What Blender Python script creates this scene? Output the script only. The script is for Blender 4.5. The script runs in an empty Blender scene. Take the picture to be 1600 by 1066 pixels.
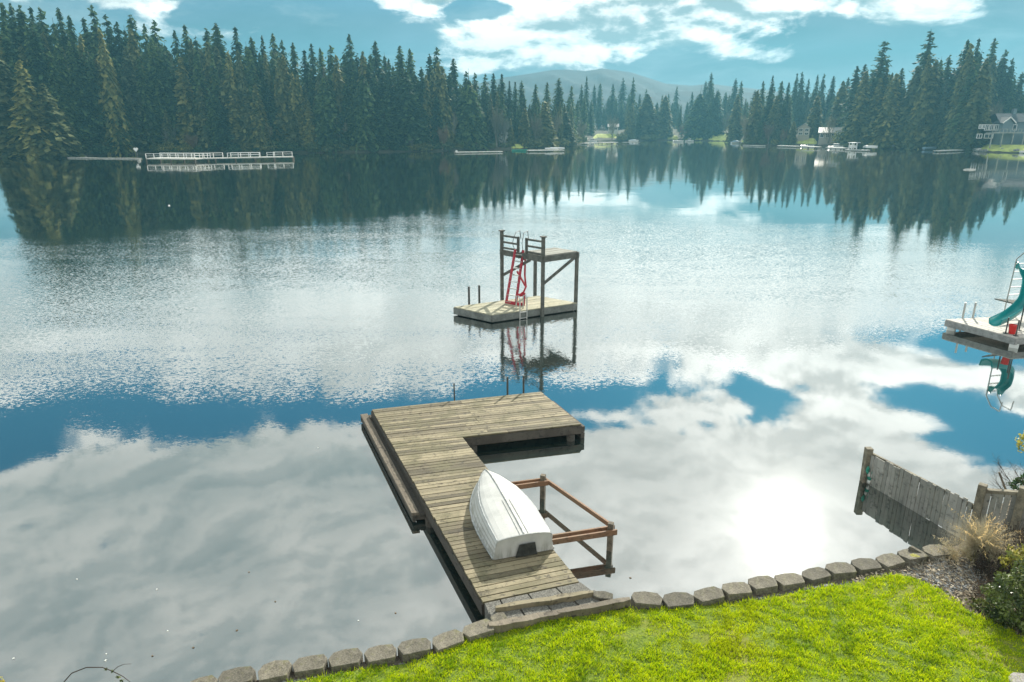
import bpy, bmesh, math, random
import numpy as np
from mathutils import Vector, Matrix
R = math.radians
sc = bpy.context.scene
random.seed(7); rng = np.random.default_rng(7)

# ------------------------------------------------------------------ camera, sky, sun, exposure
H = 7.0; F = 1067.0; YH = 200.0
PITCH = math.atan((533 - YH) / F)
cam = bpy.data.objects.new('camera', bpy.data.cameras.new('camera'))
sc.collection.objects.link(cam)
cam.location = (0, 0, H); cam.rotation_euler = (math.pi/2 - PITCH, 0, 0)
cam.data.sensor_width = 36; cam.data.lens = 36 * F / 1600
cam.data.clip_start = 0.1; cam.data.clip_end = 9000
sc.camera = cam
SUN_EL, SUN_AZ = 30.7, 24.3                 # azimuth measured from +Y (view direction) towards +X
sc.view_settings.view_transform = 'Standard'; sc.view_settings.look = 'None'
sc.view_settings.gamma = 1; sc.view_settings.exposure = 0.75
sc.cycles.max_bounces = 8; sc.cycles.transparent_max_bounces = 8; sc.cycles.volume_bounces = 0
sc.cycles.sample_clamp_indirect = 8
sun = bpy.data.objects.new('sun', bpy.data.lights.new('sun', 'SUN'))
sc.collection.objects.link(sun)
sun.data.energy = 4.6; sun.data.angle = R(0.5); sun.data.color = (1, .94, .82)
_d = Vector((math.sin(R(SUN_AZ))*math.cos(R(SUN_EL)), math.cos(R(SUN_AZ))*math.cos(R(SUN_EL)), math.sin(R(SUN_EL))))
SUNV = _d
sun.rotation_euler = _d.to_track_quat('Z', 'Y').to_euler()

class NT:
    """small helper to write node trees as expressions"""
    def __init__(s, tree): s.t = tree; s.t.nodes.clear()
    def n(s, typ, **kw):
        o = s.t.nodes.new(typ)
        for k, v in kw.items(): setattr(o, k, v)
        return o
    def set(s, sock, v):
        if isinstance(v, bpy.types.NodeSocket): s.t.links.new(v, sock)
        elif v is not None: sock.default_value = v
    def m(s, op, a, b=None, c=None):
        o = s.n('ShaderNodeMath', operation=op)
        for i, v in enumerate((a, b, c)):
            if v is not None: s.set(o.inputs[i], v)
        return o.outputs[0]
    def vm(s, op, a, b=None):
        o = s.n('ShaderNodeVectorMath', operation=op)
        s.set(o.inputs[0], a)
        if b is not None: s.set(o.inputs[3] if op == 'SCALE' else o.inputs[1], b)
        return o.outputs[1] if op in ('DOT_PRODUCT', 'LENGTH', 'DISTANCE') else o.outputs[0]
    def xyz(s, x, y, z=0.0):
        o = s.n('ShaderNodeCombineXYZ')
        for i, v in enumerate((x, y, z)): s.set(o.inputs[i], v)
        return o.outputs[0]
    def sep(s, v):
        o = s.n('ShaderNodeSeparateXYZ'); s.set(o.inputs[0], v); return o.outputs
    def noise(s, vec, scale=1.0, detail=4.0, rough=.5, dist=0.0, color=False):
        o = s.n('ShaderNodeTexNoise'); s.set(o.inputs['Vector'], vec)
        o.inputs['Scale'].default_value = scale; o.inputs['Detail'].default_value = detail
        o.inputs['Roughness'].default_value = rough; o.inputs['Distortion'].default_value = dist
        return o.outputs['Color'] if color else o.outputs['Fac']
    def smooth(s, v, a, b, lo=0.0, hi=1.0):
        o = s.n('ShaderNodeMapRange', interpolation_type='SMOOTHSTEP')
        s.set(o.inputs[0], v); s.set(o.inputs[1], a); s.set(o.inputs[2], b); s.set(o.inputs[3], lo); s.set(o.inputs[4], hi)
        return o.outputs[0]
    def lin(s, v, a, b, lo=0.0, hi=1.0):
        o = s.n('ShaderNodeMapRange'); s.set(o.inputs[0], v)
        s.set(o.inputs[1], a); s.set(o.inputs[2], b); s.set(o.inputs[3], lo); s.set(o.inputs[4], hi)
        return o.outputs[0]
    def ramp(s, v, stops):
        o = s.n('ShaderNodeValToRGB'); s.set(o.inputs[0], v)
        e = o.color_ramp.elements
        while len(e) < len(stops): e.new(.5)
        for i, (p, c) in enumerate(stops):
            e[i].position = p; e[i].color = (c, c, c, 1) if not isinstance(c, tuple) else (*c, 1)
        return o.outputs[0]
    def mix(s, f, a, b, mode='MIX'):
        o = s.n('ShaderNodeMix', data_type='RGBA', blend_type=mode)
        s.set(o.inputs[0], f)
        for sock, v in ((o.inputs[6], a), (o.inputs[7], b)):
            s.set(sock, (*v, 1) if isinstance(v, tuple) else v)
        return o.outputs[2]
    def gauss(s, az, el, a0, e0, sa, se):
        x = s.m('DIVIDE', s.m('SUBTRACT', az, a0), sa); y = s.m('DIVIDE', s.m('SUBTRACT', el, e0), se)
        return s.m('EXPONENT', s.m('MULTIPLY', s.m('ADD', s.m('MULTIPLY', x, x), s.m('MULTIPLY', y, y)), -1.0))

def build_world():
    w = bpy.data.worlds.new('World'); sc.world = w; w.use_nodes = True
    k = NT(w.node_tree)
    d = k.vm('NORMALIZE', k.n('ShaderNodeTexCoord').outputs['Generated'])
    x, y, z = k.sep(d)
    az = k.m('MULTIPLY', k.m('ARCTAN2', x, y), 57.2958)
    el = k.m('MULTIPLY', k.m('ARCSINE', z), 57.2958)
    sky = k.n('ShaderNodeTexSky', sky_type='NISHITA'); sky.sun_disc = False
    sky.sun_elevation = R(SUN_EL); sky.sun_rotation = R(SUN_AZ)
    sky.dust_density = .3; sky.ozone_density = 2.5; sky.air_density = 1.0
    clear = k.mix(1.0, sky.outputs[0], (.060, .40, .53), 'MULTIPLY')
    # noise space: degrees, stretched sideways, clouds flatten towards the horizon
    v = k.xyz(k.m('MULTIPLY', az, .12), k.m('MULTIPLY', el, .26), 3.1)
    n1 = k.noise(v, 1.0, 9, .56, .25)
    n2 = k.noise(k.xyz(k.m('MULTIPLY', az, .05), k.m('MULTIPLY', el, .13), 9.7), 1.0, 4, .5)
    up = k.xyz(k.m('ADD', k.m('MULTIPLY', az, .12), .07), k.m('ADD', k.m('MULTIPLY', el, .26), .16), 3.1)
    n1b = k.noise(up, 1.0, 9, .56, .25)           # same field seen a bit towards the sun: lit rim
    elw = k.m('ADD', el, k.m('MULTIPLY', k.m('SUBTRACT', n2, .5), 8.0))
    # the clear band dips to the sides as a straight band of sky does
    elq = k.m('ADD', elw, k.m('MULTIPLY', k.m('POWER', k.m('ABSOLUTE', k.m('DIVIDE', k.m('SUBTRACT', az, 2.0), 36.0)), 2.0), 1.2))
    cov = k.ramp(k.m('DIVIDE', elq, 90.0), [(0, .0), (.05, .0), (.098, .05), (.118, 1.0), (.198, 1.05), (.220, .40), (.236, .12), (.258, .30), (.290, 1.05), (.5, 1.08), (.75, .8)])
    cum = k.gauss(az, el, 7.0, 7.8, 15.5, 3.5)
    topband = k.gauss(az, el, 26.0, 10.0, 20.0, 1.6)
    leftpuff = k.gauss(az, el, -34.0, 8.6, 4.2, 1.6)
    leftpuff2 = k.gauss(az, el, -25.5, 8.4, 1.6, 1.8)
    gap1 = k.gauss(az, el, -3.0, 8.8, 3.0, .9)
    rightpuff = k.gauss(az, el, 22, 21.0, 16.0, 2.2)
    gapr = k.gauss(az, el, 32, 15.0, 9.0, 1.6)
    c = k.m('ADD', cov, k.m('MULTIPLY', cum, 1.22)); c = k.m('ADD', c, k.m('MULTIPLY', topband, 1.15))
    c = k.m('ADD', c, k.m('MULTIPLY', leftpuff, .75)); c = k.m('ADD', c, k.m('MULTIPLY', leftpuff2, .6)); c = k.m('SUBTRACT', c, k.m('MULTIPLY', gap1, 1.0))
    c = k.m('ADD', c, k.m('MULTIPLY', rightpuff, .48)); c = k.m('SUBTRACT', c, k.m('MULTIPLY', gapr, .6))
    dens = k.m('ADD', n1, k.m('MULTIPLY', k.m('SUBTRACT', c, .5), .42))
    mask = k.smooth(dens, .47, .57)
    # cloud light: strong forward scatter round the sun, grey away from it
    cosg = k.vm('DOT_PRODUCT', d, tuple(SUNV))
    ang = k.m('MULTIPLY', k.m('ARCCOSINE', k.m('MINIMUM', cosg, 1.0)), 57.2958)
    near = k.m('EXPONENT', k.m('MULTIPLY', k.m('MULTIPLY', ang, ang), -1/(24.0**2)))
    core = k.m('EXPONENT', k.m('DIVIDE', ang, -3.4))
    core2 = k.m('EXPONENT', k.m('MULTIPLY', k.m('MULTIPLY', ang, ang), -1/(2.2**2)))
    rim = k.smooth(k.m('SUBTRACT', n1, n1b), -.09, .07)
    thick = k.smooth(dens, .60, .86)
    soft = k.lin(el, 9.0, 26.0, .10, .70)
    lit = k.m('MULTIPLY', k.m('ADD', k.m('MULTIPLY', rim, k.m('SUBTRACT', 1.0, soft)), soft), k.m('SUBTRACT', 1.0, k.m('MULTIPLY', thick, .25)))
    lowbright = k.m('ADD', k.m('MULTIPLY', k.gauss(az, el, 6, 8, 26, 6), 1.0), k.m('ADD', k.m('MULTIPLY', leftpuff, .3), k.m('MULTIPLY', leftpuff2, .9)))
    amp = k.m('ADD', k.m('ADD', k.m('MULTIPLY', near, .52), .62), k.m('MULTIPLY', lowbright, .7))
    amp = k.m('ADD', amp, k.m('MULTIPLY', k.m('MULTIPLY', k.smooth(el, 9.0, 12.0), k.smooth(el, 24.0, 18.0)), .42))
    lum = k.m('MULTIPLY', amp, k.m('ADD', k.m('MULTIPLY', lit, .92), .20))
    tone = k.mix(k.smooth(lum, .22, .75), (.66, .80, .84), (1.0, .985, .945))
    cl = k.vm('SCALE', tone, k.m('MULTIPLY', lum, 10.0))
    # grey rain veil low over the hills
    veil = k.vm('SCALE', k.mix(k.smooth(az, -30, 25), (.120, .165, .235), (.195, .180, .215)), k.m('ADD', 6.0, k.m('MULTIPLY', k.m('SUBTRACT', n2, .5), 9.0)))
    vm = k.m('MULTIPLY', k.smooth(el, 13.0, 7.0), .86)
    veil = k.mix(k.smooth(el, 5.5, .5, 0.0, .75), veil, (2.7, 3.3, 3.6))
    veil = k.vm('SCALE', veil, k.lin(k.noise(k.xyz(k.m('MULTIPLY', az, .07), k.m('MULTIPLY', el, .26), 5.5), 1.0, 7, .58, .5), .32, .68, .70, 1.9))
    gb = k.smooth(k.noise(k.xyz(k.m('MULTIPLY', az, .10), k.m('MULTIPLY', el, .34), 21.5), 1.0, 7, .6, .3), .47, .68)
    veil = k.mix(k.m('MULTIPLY', gb, .6), veil, (3.9, 4.15, 4.25))
    base = k.mix(vm, clear, veil)
    out = k.mix(mask, base, cl)
    au = k.m('ADD', k.m('MULTIPLY', core, 9.0), k.m('MULTIPLY', core2, 16.0))
    out = k.vm('ADD', out, k.vm('SCALE', k.xyz(1.0, .98, .93), au))
    bg = k.n('ShaderNodeBackground'); k.set(bg.inputs[0], out); bg.inputs[1].default_value = .1
    o = k.n('ShaderNodeOutputWorld'); k.t.links.new(bg.outputs[0], o.inputs[0])
build_world()

# ------------------------------------------------------------------ helpers
def ray(x, y):
    a = (x - 800) / F; b = -(y - 533) / F
    return (a, math.cos(PITCH) + b*math.sin(PITCH), -math.sin(PITCH) + b*math.cos(PITCH))
def at(x, y, z=0.0):
    r = ray(x, y); t = (z - H) / r[2]; return Vector((r[0]*t, r[1]*t, z))
def atd(x, y, Y):
    r = ray(x, y); t = Y / r[1]; return Vector((r[0]*t, Y, H + r[2]*t))

class MB:
    def __init__(s): s.v = []; s.f = []
    def add(s, vs, fs):
        b = len(s.v); s.v += [tuple(q) for q in vs]; s.f += [tuple(i + b for i in f) for f in fs]
    def bar(s, a, b, w, h, up=(0, 0, 1)):
        """box beam from a to b, w wide, h tall"""
        a = Vector(a); b = Vector(b); d = (b - a).normalized(); u = Vector(up)
        if abs(d.dot(u)) > .95: u = Vector((0, 1, 0))
        r = d.cross(u).normalized(); u = r.cross(d).normalized()
        vs = []
        for p in (a, b):
            for i, j in ((-1, -1), (1, -1), (1, 1), (-1, 1)): vs.append(p + r*(i*w/2) + u*(j*h/2))
        s.add(vs, [(0, 1, 2, 3), (7, 6, 5, 4), (0, 4, 5, 1), (1, 5, 6, 2), (2, 6, 7, 3), (3, 7, 4, 0)])
    def box(s, c, size, yaw=0.0):
        c = Vector(c); ca, sa = math.cos(yaw), math.sin(yaw)
        vs = []
        for z in (-.5, .5):
            for i, j in ((-.5, -.5), (.5, -.5), (.5, .5), (-.5, .5)):
                lx, ly = i*size[0], j*size[1]
                vs.append((c.x + lx*ca - ly*sa, c.y + lx*sa + ly*ca, c.z + z*size[2]))
        s.add(vs, [(3, 2, 1, 0), (4, 5, 6, 7), (0, 1, 5, 4), (1, 2, 6, 5), (2, 3, 7, 6), (3, 0, 4, 7)])
    def tube(s, pts, r, n=8, cap=True):
        pts = [Vector(p) for p in pts]; rs = r if isinstance(r, (list, tuple)) else [r]*len(pts)
        vs = []; pu = None
        for i, p in enumerate(pts):
            d = (pts[min(i+1, len(pts)-1)] - pts[max(i-1, 0)]).normalized()
            u = pu if pu is not None and abs(pu.dot(d)) < .95 else (Vector((0, 0, 1)) if abs(d.z) < .9 else Vector((1, 0, 0)))
            a = d.cross(u).normalized(); u = a.cross(d).normalized(); pu = u
            for j in range(n):
                t = 2*math.pi*j/n; vs.append(p + a*(rs[i]*math.cos(t)) + u*(rs[i]*math.sin(t)))
        fs = []
        for i in range(len(pts)-1):
            for j in range(n): fs.append((i*n+j, i*n+(j+1) % n, (i+1)*n+(j+1) % n, (i+1)*n+j))
        if cap: fs.append(tuple(range(n-1, -1, -1))); fs.append(tuple(range((len(pts)-1)*n, len(pts)*n)))
        s.add(vs, fs)
    def prism(s, poly, z0, z1):
        n = len(poly)
        vs = [(p[0], p[1], z0) for p in poly] + [(p[0], p[1], z1) for p in poly]
        s.add(vs, [tuple(range(n-1, -1, -1)), tuple(range(n, 2*n))] + [(i, (i+1) % n, n+(i+1) % n, n+i) for i in range(n)])
    def grid(s, rows):
        m = len(rows[0]); vs = [p for r in rows for p in r]
        s.add(vs, [(i*m+j, i*m+j+1, (i+1)*m+j+1, (i+1)*m+j) for i in range(len(rows)-1) for j in range(m-1)])
    def build(s, name, mat, parent=None, smooth=False, bevel=0.0, solid=0.0):
        off = Vector((0, 0, 0))
        if parent is not None:
            q = parent
            while q is not None: off += Vector(q.location); q = q.parent
        me = bpy.data.meshes.new(name)
        me.from_pydata([tuple(Vector(q) - off) for q in s.v], [], s.f)
        me.validate(); me.update()
        if smooth: me.polygons.foreach_set('use_smooth', [True]*len(me.polygons))
        me.materials.append(mat)
        o = bpy.data.objects.new(name, me); sc.collection.objects.link(o)
        if parent is not None: o.parent = parent
        if solid: md = o.modifiers.new('s', 'SOLIDIFY'); md.thickness = solid
        if bevel: md = o.modifiers.new('b', 'BEVEL'); md.width = bevel; md.segments = 2; md.limit_method = 'ANGLE'
        return o

def tag(o, label=None, cat=None, group=None, kind=None):
    for k_, v_ in (('label', label), ('category', cat), ('group', group), ('kind', kind)):
        if v_: o[k_] = v_
    return o
def thing(name, loc, label, cat, group=None):
    o = bpy.data.objects.new(name, None); sc.collection.objects.link(o); o.location = loc; o.empty_display_size = .1
    return tag(o, label, cat, group)
def ground_origin(o):
    """put a single mesh's origin at its base"""
    me = o.data; n = len(me.vertices); co = np.empty(n*3); me.vertices.foreach_get('co', co); co = co.reshape(-1, 3)
    b = np.array([(co[:, 0].min()+co[:, 0].max())/2, (co[:, 1].min()+co[:, 1].max())/2, co[:, 2].min()])
    me.vertices.foreach_set('co', (co-b).ravel()); o.location = Vector(o.location) + Vector(b); me.update(); return o
def np_mesh(name, verts, faces_n, mat, parent=None, col=None):
    """verts (N,3) in consecutive faces of faces_n corners; optional per-face grey value"""
    n = len(verts); nf = n // faces_n
    me = bpy.data.meshes.new(name)
    me.vertices.add(n); me.vertices.foreach_set('co', np.asarray(verts, dtype=np.float32).ravel())
    me.loops.add(n); me.loops.foreach_set('vertex_index', np.arange(n, dtype=np.int32))
    me.polygons.add(nf); me.polygons.foreach_set('loop_start', np.arange(0, n, faces_n, dtype=np.int32))
    me.polygons.foreach_set('loop_total', np.full(nf, faces_n, dtype=np.int32))
    me.update(calc_edges=True)
    if col is not None:
        a = me.attributes.new('tint', 'FLOAT', 'FACE'); a.data.foreach_set('value', np.asarray(col, dtype=np.float32))
    me.materials.append(mat)
    o = bpy.data.objects.new(name, me); sc.collection.objects.link(o)
    if parent is not None: o.parent = parent
    return o

# ------------------------------------------------------------------ materials
MATS = {}
def pbr(name, fn=None, color=(.5, .5, .5), rough=.6, metal=0.0, spec=.5, bump=0.0, bscale=30.0, var=0.0, vscale=6.0):
    if name in MATS: return MATS[name]
    m = bpy.data.materials.new(name); m.use_nodes = True
    k = NT(m.node_tree)
    b = k.n('ShaderNodeBsdfPrincipled'); o = k.n('ShaderNodeOutputMaterial'); k.t.links.new(b.outputs[0], o.inputs[0])
    tc = k.n('ShaderNodeTexCoord').outputs['Object']
    b.inputs['Roughness'].default_value = rough; b.inputs['Metallic'].default_value = metal; b.inputs['Specular IOR Level'].default_value = spec
    if fn: fn(k, b, tc, o)
    else:
        c = (*color, 1)
        if var:
            nz = k.noise(tc, vscale, 6, .6); nz2 = k.noise(tc, vscale*7, 3, .6)
            f = k.m('ADD', k.m('MULTIPLY', nz, .7), k.m('MULTIPLY', nz2, .3))
            c = k.mix(k.smooth(f, .36, .64), tuple(q*(1-var) for q in color), tuple(min(1, q*(1+var)) for q in color))
        k.set(b.inputs['Base Color'], c)
    if bump:
        bp = k.n('ShaderNodeBump'); bp.inputs['Strength'].default_value = bump; bp.inputs['Distance'].default_value = .02
        k.set(bp.inputs['Height'], k.noise(tc, bscale, 5, .6)); k.t.links.new(bp.outputs[0], b.inputs['Normal'])
    MATS[name] = m; return m

def wood_fn(c0, c1, c2, axis_yaw, grain=1.0):
    """weathered boards lying across axis_yaw; per-board tint, grain along the boards, moss and dirt"""
    def fn(k, b, tc, o):
        x, y, z = k.sep(tc)
        ca, sa = math.cos(axis_yaw), math.sin(axis_yaw)
        along = k.m('ADD', k.m('MULTIPLY', x, ca), k.m('MULTIPLY', y, sa))       # along the board
        across = k.m('ADD', k.m('MULTIPLY', x, -sa), k.m('MULTIPLY', y, ca))
        isl = k.n('ShaderNodeNewGeometry').outputs['Random Per Island']
        g = k.noise(k.xyz(k.m('MULTIPLY', along, 1.6), k.m('MULTIPLY', across, 38.0), k.m('MULTIPLY', isl, 40.0)), 1.0, 6, .65)
        st = k.noise(tc, 1.7, 6, .65); fine = k.noise(tc, 55, 3, .6)
        f = k.m('ADD', k.m('MULTIPLY', g, .55*grain), k.m('ADD', k.m('MULTIPLY', isl, .46), k.m('MULTIPLY', fine, .2)))
        col = k.mix(k.smooth(f, .25, .88), c0, c1)
        col = k.mix(k.m('MULTIPLY', k.smooth(st, .44, .64), .85), col, c2)
        col = k.mix(k.m('MULTIPLY', k.smooth(k.noise(tc, 9, 5, .7), .52, .70), .8), col, tuple(q*.45 for q in c0))
        k.set(b.inputs['Base Color'], col)
        bp = k.n('ShaderNodeBump'); bp.inputs['Strength'].default_value = .5; bp.inputs['Distance'].default_value = .01
        k.set(bp.inputs['Height'], g); k.t.links.new(bp.outputs[0], b.inputs['Normal'])
    return fn
# concrete materials of the place
M = {}
M['deck'] = pbr('deck_wood', wood_fn((.060, .050, .030), (.335, .285, .180), (.150, .135, .070), R(17)), rough=.75)
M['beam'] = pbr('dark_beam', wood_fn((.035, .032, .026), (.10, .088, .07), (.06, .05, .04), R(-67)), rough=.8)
M['ledge'] = pbr('ledge_wood', wood_fn((.05, .04, .03), (.27, .23, .17), (.13, .11, .08), R(-67), 1.2), rough=.8)
M['rail'] = pbr('rail_wood', wood_fn((.13, .07, .035), (.36, .19, .095), (.22, .14, .08), R(17)), rough=.65)
M['post'] = pbr('post_wood', color=(.15, .125, .09), rough=.8, var=.45, vscale=9, bump=.4)
M['frame'] = pbr('tower_wood', color=(.11, .115, .10), rough=.75, var=.35, vscale=6)
M['floatdeck'] = pbr('float_deck', wood_fn((.33, .32, .23), (.52, .50, .36), (.42, .40, .27), R(35)), rough=.75)
M['slidedeck'] = pbr('slide_deck', wood_fn((.42, .40, .36), (.58, .56, .51), (.5, .47, .42), R(35)), rough=.75)
M['floatside'] = pbr('float_side', color=(.17, .185, .17), rough=.7, var=.3, vscale=2.5)
M['floatdark'] = pbr('float_dark', color=(.03, .035, .03), rough=.8)
M['fence'] = pbr('fence_wood', wood_fn((.14, .14, .125), (.38, .37, .33), (.27, .27, .23), R(90)), rough=.85)
M['fencepost'] = pbr('fence_post', color=(.20, .18, .13), rough=.85, var=.4, vscale=7, bump=.4)
M['red'] = pbr('red_paint', color=(.42, .025, .045), rough=.45, var=.25, vscale=8)
M['alu'] = pbr('aluminium', color=(.55, .56, .54), rough=.38, metal=.8, var=.12)
M['pipe'] = pbr('steel_pipe', color=(.10, .105, .10), rough=.5, metal=.5, var=.3)
M['tealplastic'] = pbr('teal_slide', color=(.012, .30, .30), rough=.28, var=.12, vscale=3)
M['bucket'] = pbr('red_bucket', color=(.70, .02, .012), rough=.4, var=.05)
M['white'] = pbr('white_paint', color=(.80, .80, .77), rough=.5, var=.08, vscale=2)
M['blackplastic'] = pbr('black_plastic', color=(.02, .02, .02), rough=.5)
M['bgreen'] = pbr('green_plastic', color=(.02, .25, .17), rough=.35)
M['bwhite'] = pbr('white_plastic', color=(.75, .78, .74), rough=.35)

def boat_fn(k, b, tc, o):
    n = k.noise(tc, 2.2, 6, .6); n2 = k.noise(tc, 14, 5, .7)
    c = k.mix(k.smooth(n, .4, .65), (.56, .565, .54), (.45, .46, .44))
    x, y, z = k.sep(tc); st = k.noise(k.vm('MULTIPLY', tc, (9, 9, 1.5)), 1.0, 5, .7)
    grime = k.m('MULTIPLY', k.smooth(z, .30, .02), k.smooth(st, .40, .62))
    c = k.mix(k.m('MULTIPLY', grime, .6), c, (.16, .165, .12))
    c = k.mix(k.m('MULTIPLY', k.smooth(n2, .60, .72), .45), c, (.30, .31, .29))
    k.set(b.inputs['Base Color'], c); k.set(b.inputs['Roughness'], k.lin(n, .3, .7, .38, .55))
M['boat'] = pbr('boat_hull', boat_fn)
M['boattrim'] = pbr('boat_trim', color=(.50, .51, .50), rough=.35, metal=.5, var=.25, vscale=9)
M['keel'] = pbr('boat_keel', color=(.40, .40, .39), rough=.45, metal=.4, var=.4, vscale=14)
M['pad'] = pbr('motor_pad', color=(.035, .037, .033), rough=.7, var=.5, vscale=12)

def stone_fn(k, b, tc, o):
    w = k.n('ShaderNodeObjectInfo').outputs['Random']
    n = k.noise(tc, 9, 8, .7); n2 = k.noise(tc, 60, 4, .7); n3 = k.noise(tc, 4, 4, .6)
    c = k.mix(k.smooth(k.m('ADD', k.m('MULTIPLY', n, .5), k.m('MULTIPLY', n2, .5)), .35, .68), (.075, .07, .055), (.29, .27, .22))
    c = k.mix(k.m('MULTIPLY', k.smooth(n3, .50, .66), .7), c, (.13, .135, .055))
    c = k.mix(1.0, c, k.mix(w, (.66, .66, .64), (1.15, 1.12, 1.05)), 'MULTIPLY')
    k.set(b.inputs['Base Color'], c)
    bp = k.n('ShaderNodeBump'); bp.inputs['Strength'].default_value = .6; bp.inputs['Distance'].default_value = .012
    k.set(bp.inputs['Height'], k.m('ADD', n, n2)); k.t.links.new(bp.outputs[0], b.inputs['Normal'])
M['block'] = pbr('concrete_block', stone_fn, rough=.9)
M['shingle'] = pbr('paver', color=(.17, .165, .145), rough=.95, var=.55, vscale=45, bump=.5, bscale=120)

def tint_leaf(c0, c1, trans=.3, rough=.6, nscale=1.2, patch=None):
    def fn(k, b, tc, o):
        a = k.n('ShaderNodeAttribute', attribute_name='tint'); r = k.n('ShaderNodeObjectInfo').outputs['Random']
        f = k.m('ADD', k.m('MULTIPLY', a.outputs['Fac'], .6), k.m('MULTIPLY', k.noise(tc, nscale, 3), .4))
        c = k.mix(k.smooth(f, .15, .85), c0, c1)
        c = k.mix(1.0, c, k.mix(r, (.60, .70, .84), (1.40, 1.24, .95)), 'MULTIPLY')
        if patch:                                # a thinner, yellower stretch of turf
            c = k.mix(k.m('MULTIPLY', k.smooth(k.noise(tc, 2.6, 5, .65), .50, .66), .6), c, (.07, .21, .008)); c = k.mix(k.m('MULTIPLY', k.smooth(k.noise(k.vm('ADD', tc, (7, 3, 0)), 7.0, 4, .7), .60, .70), .55), c, (.60, .66, .22))
            dd = k.vm('DISTANCE', tc, patch[5]); pf = k.m('MULTIPLY', k.smooth(k.noise(tc, patch[0], 5, .65), patch[1], patch[2]), k.smooth(dd, patch[6], .2))
            c = k.mix(k.m('MULTIPLY', pf, patch[4]), c, patch[3])
        k.set(b.inputs['Base Color'], c)
        if trans:
            t = k.n('ShaderNodeBsdfTranslucent'); k.set(t.inputs[0], c); mx = k.n('ShaderNodeMixShader'); mx.inputs[0].default_value = trans
            k.t.links.new(b.outputs[0], mx.inputs[1]); k.t.links.new(t.outputs[0], mx.inputs[2]); k.t.links.new(mx.outputs[0], o.inputs[0])
    return fn
M['fir'] = pbr('fir_needles', tint_leaf((.018, .055, .034), (.125, .205, .085), .30, nscale=4), rough=.7, spec=.2)
M['cedar'] = pbr('cedar_fronds', tint_leaf((.055, .092, .040), (.27, .28, .115), .30, nscale=4), rough=.7, spec=.2)
M['twig'] = pbr('bare_twigs', tint_leaf((.13, .085, .06), (.27, .19, .13), 0), rough=.9, spec=.1)
M['twiggrey'] = pbr('grey_twigs', tint_leaf((.13, .13, .11), (.26, .26, .22), 0), rough=.9, spec=.1)
M['bark'] = pbr('bark', color=(.10, .085, .07), rough=.95, var=.4, vscale=5)
M['palebark'] = pbr('pale_bark', color=(.30, .28, .25), rough=.9, var=.3, vscale=5)
M['grass'] = pbr('grass_blades', tint_leaf((.24, .42, .002), (.66, .76, .010), .5, nscale=2.0, patch=(1.3, .40, .62, (.56, .60, .008), .6, (2.7, 7.55, .5), 1.9)), rough=.55, spec=.25)
M['strawgrass'] = pbr('straw_grass', tint_leaf((.40, .32, .17), (.68, .59, .40), .4), rough=.7)
M['brownstalk'] = pbr('brown_stalks', tint_leaf((.07, .045, .03), (.20, .13, .08), 0), rough=.9)
M['boxleaf'] = pbr('boxwood_leaves', tint_leaf((.045, .075, .02), (.17, .22, .06), .25, nscale=3), rough=.35, spec=.5)
M['yellowleaf'] = pbr('yellow_leaves', tint_leaf((.20, .24, .04), (.55, .50, .10), .35), rough=.45)
M['ivy'] = pbr('ivy_leaves', tint_leaf((.03, .08, .02), (.12, .22, .05), .3), rough=.4)
M['litter'] = pbr('leaf_litter', tint_leaf((.17, .125, .08), (.72, .63, .48), .1), rough=.9)
M['pebble'] = pbr('pebbles', tint_leaf((.10, .095, .085), (.50, .48, .44), 0), rough=.85)

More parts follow.
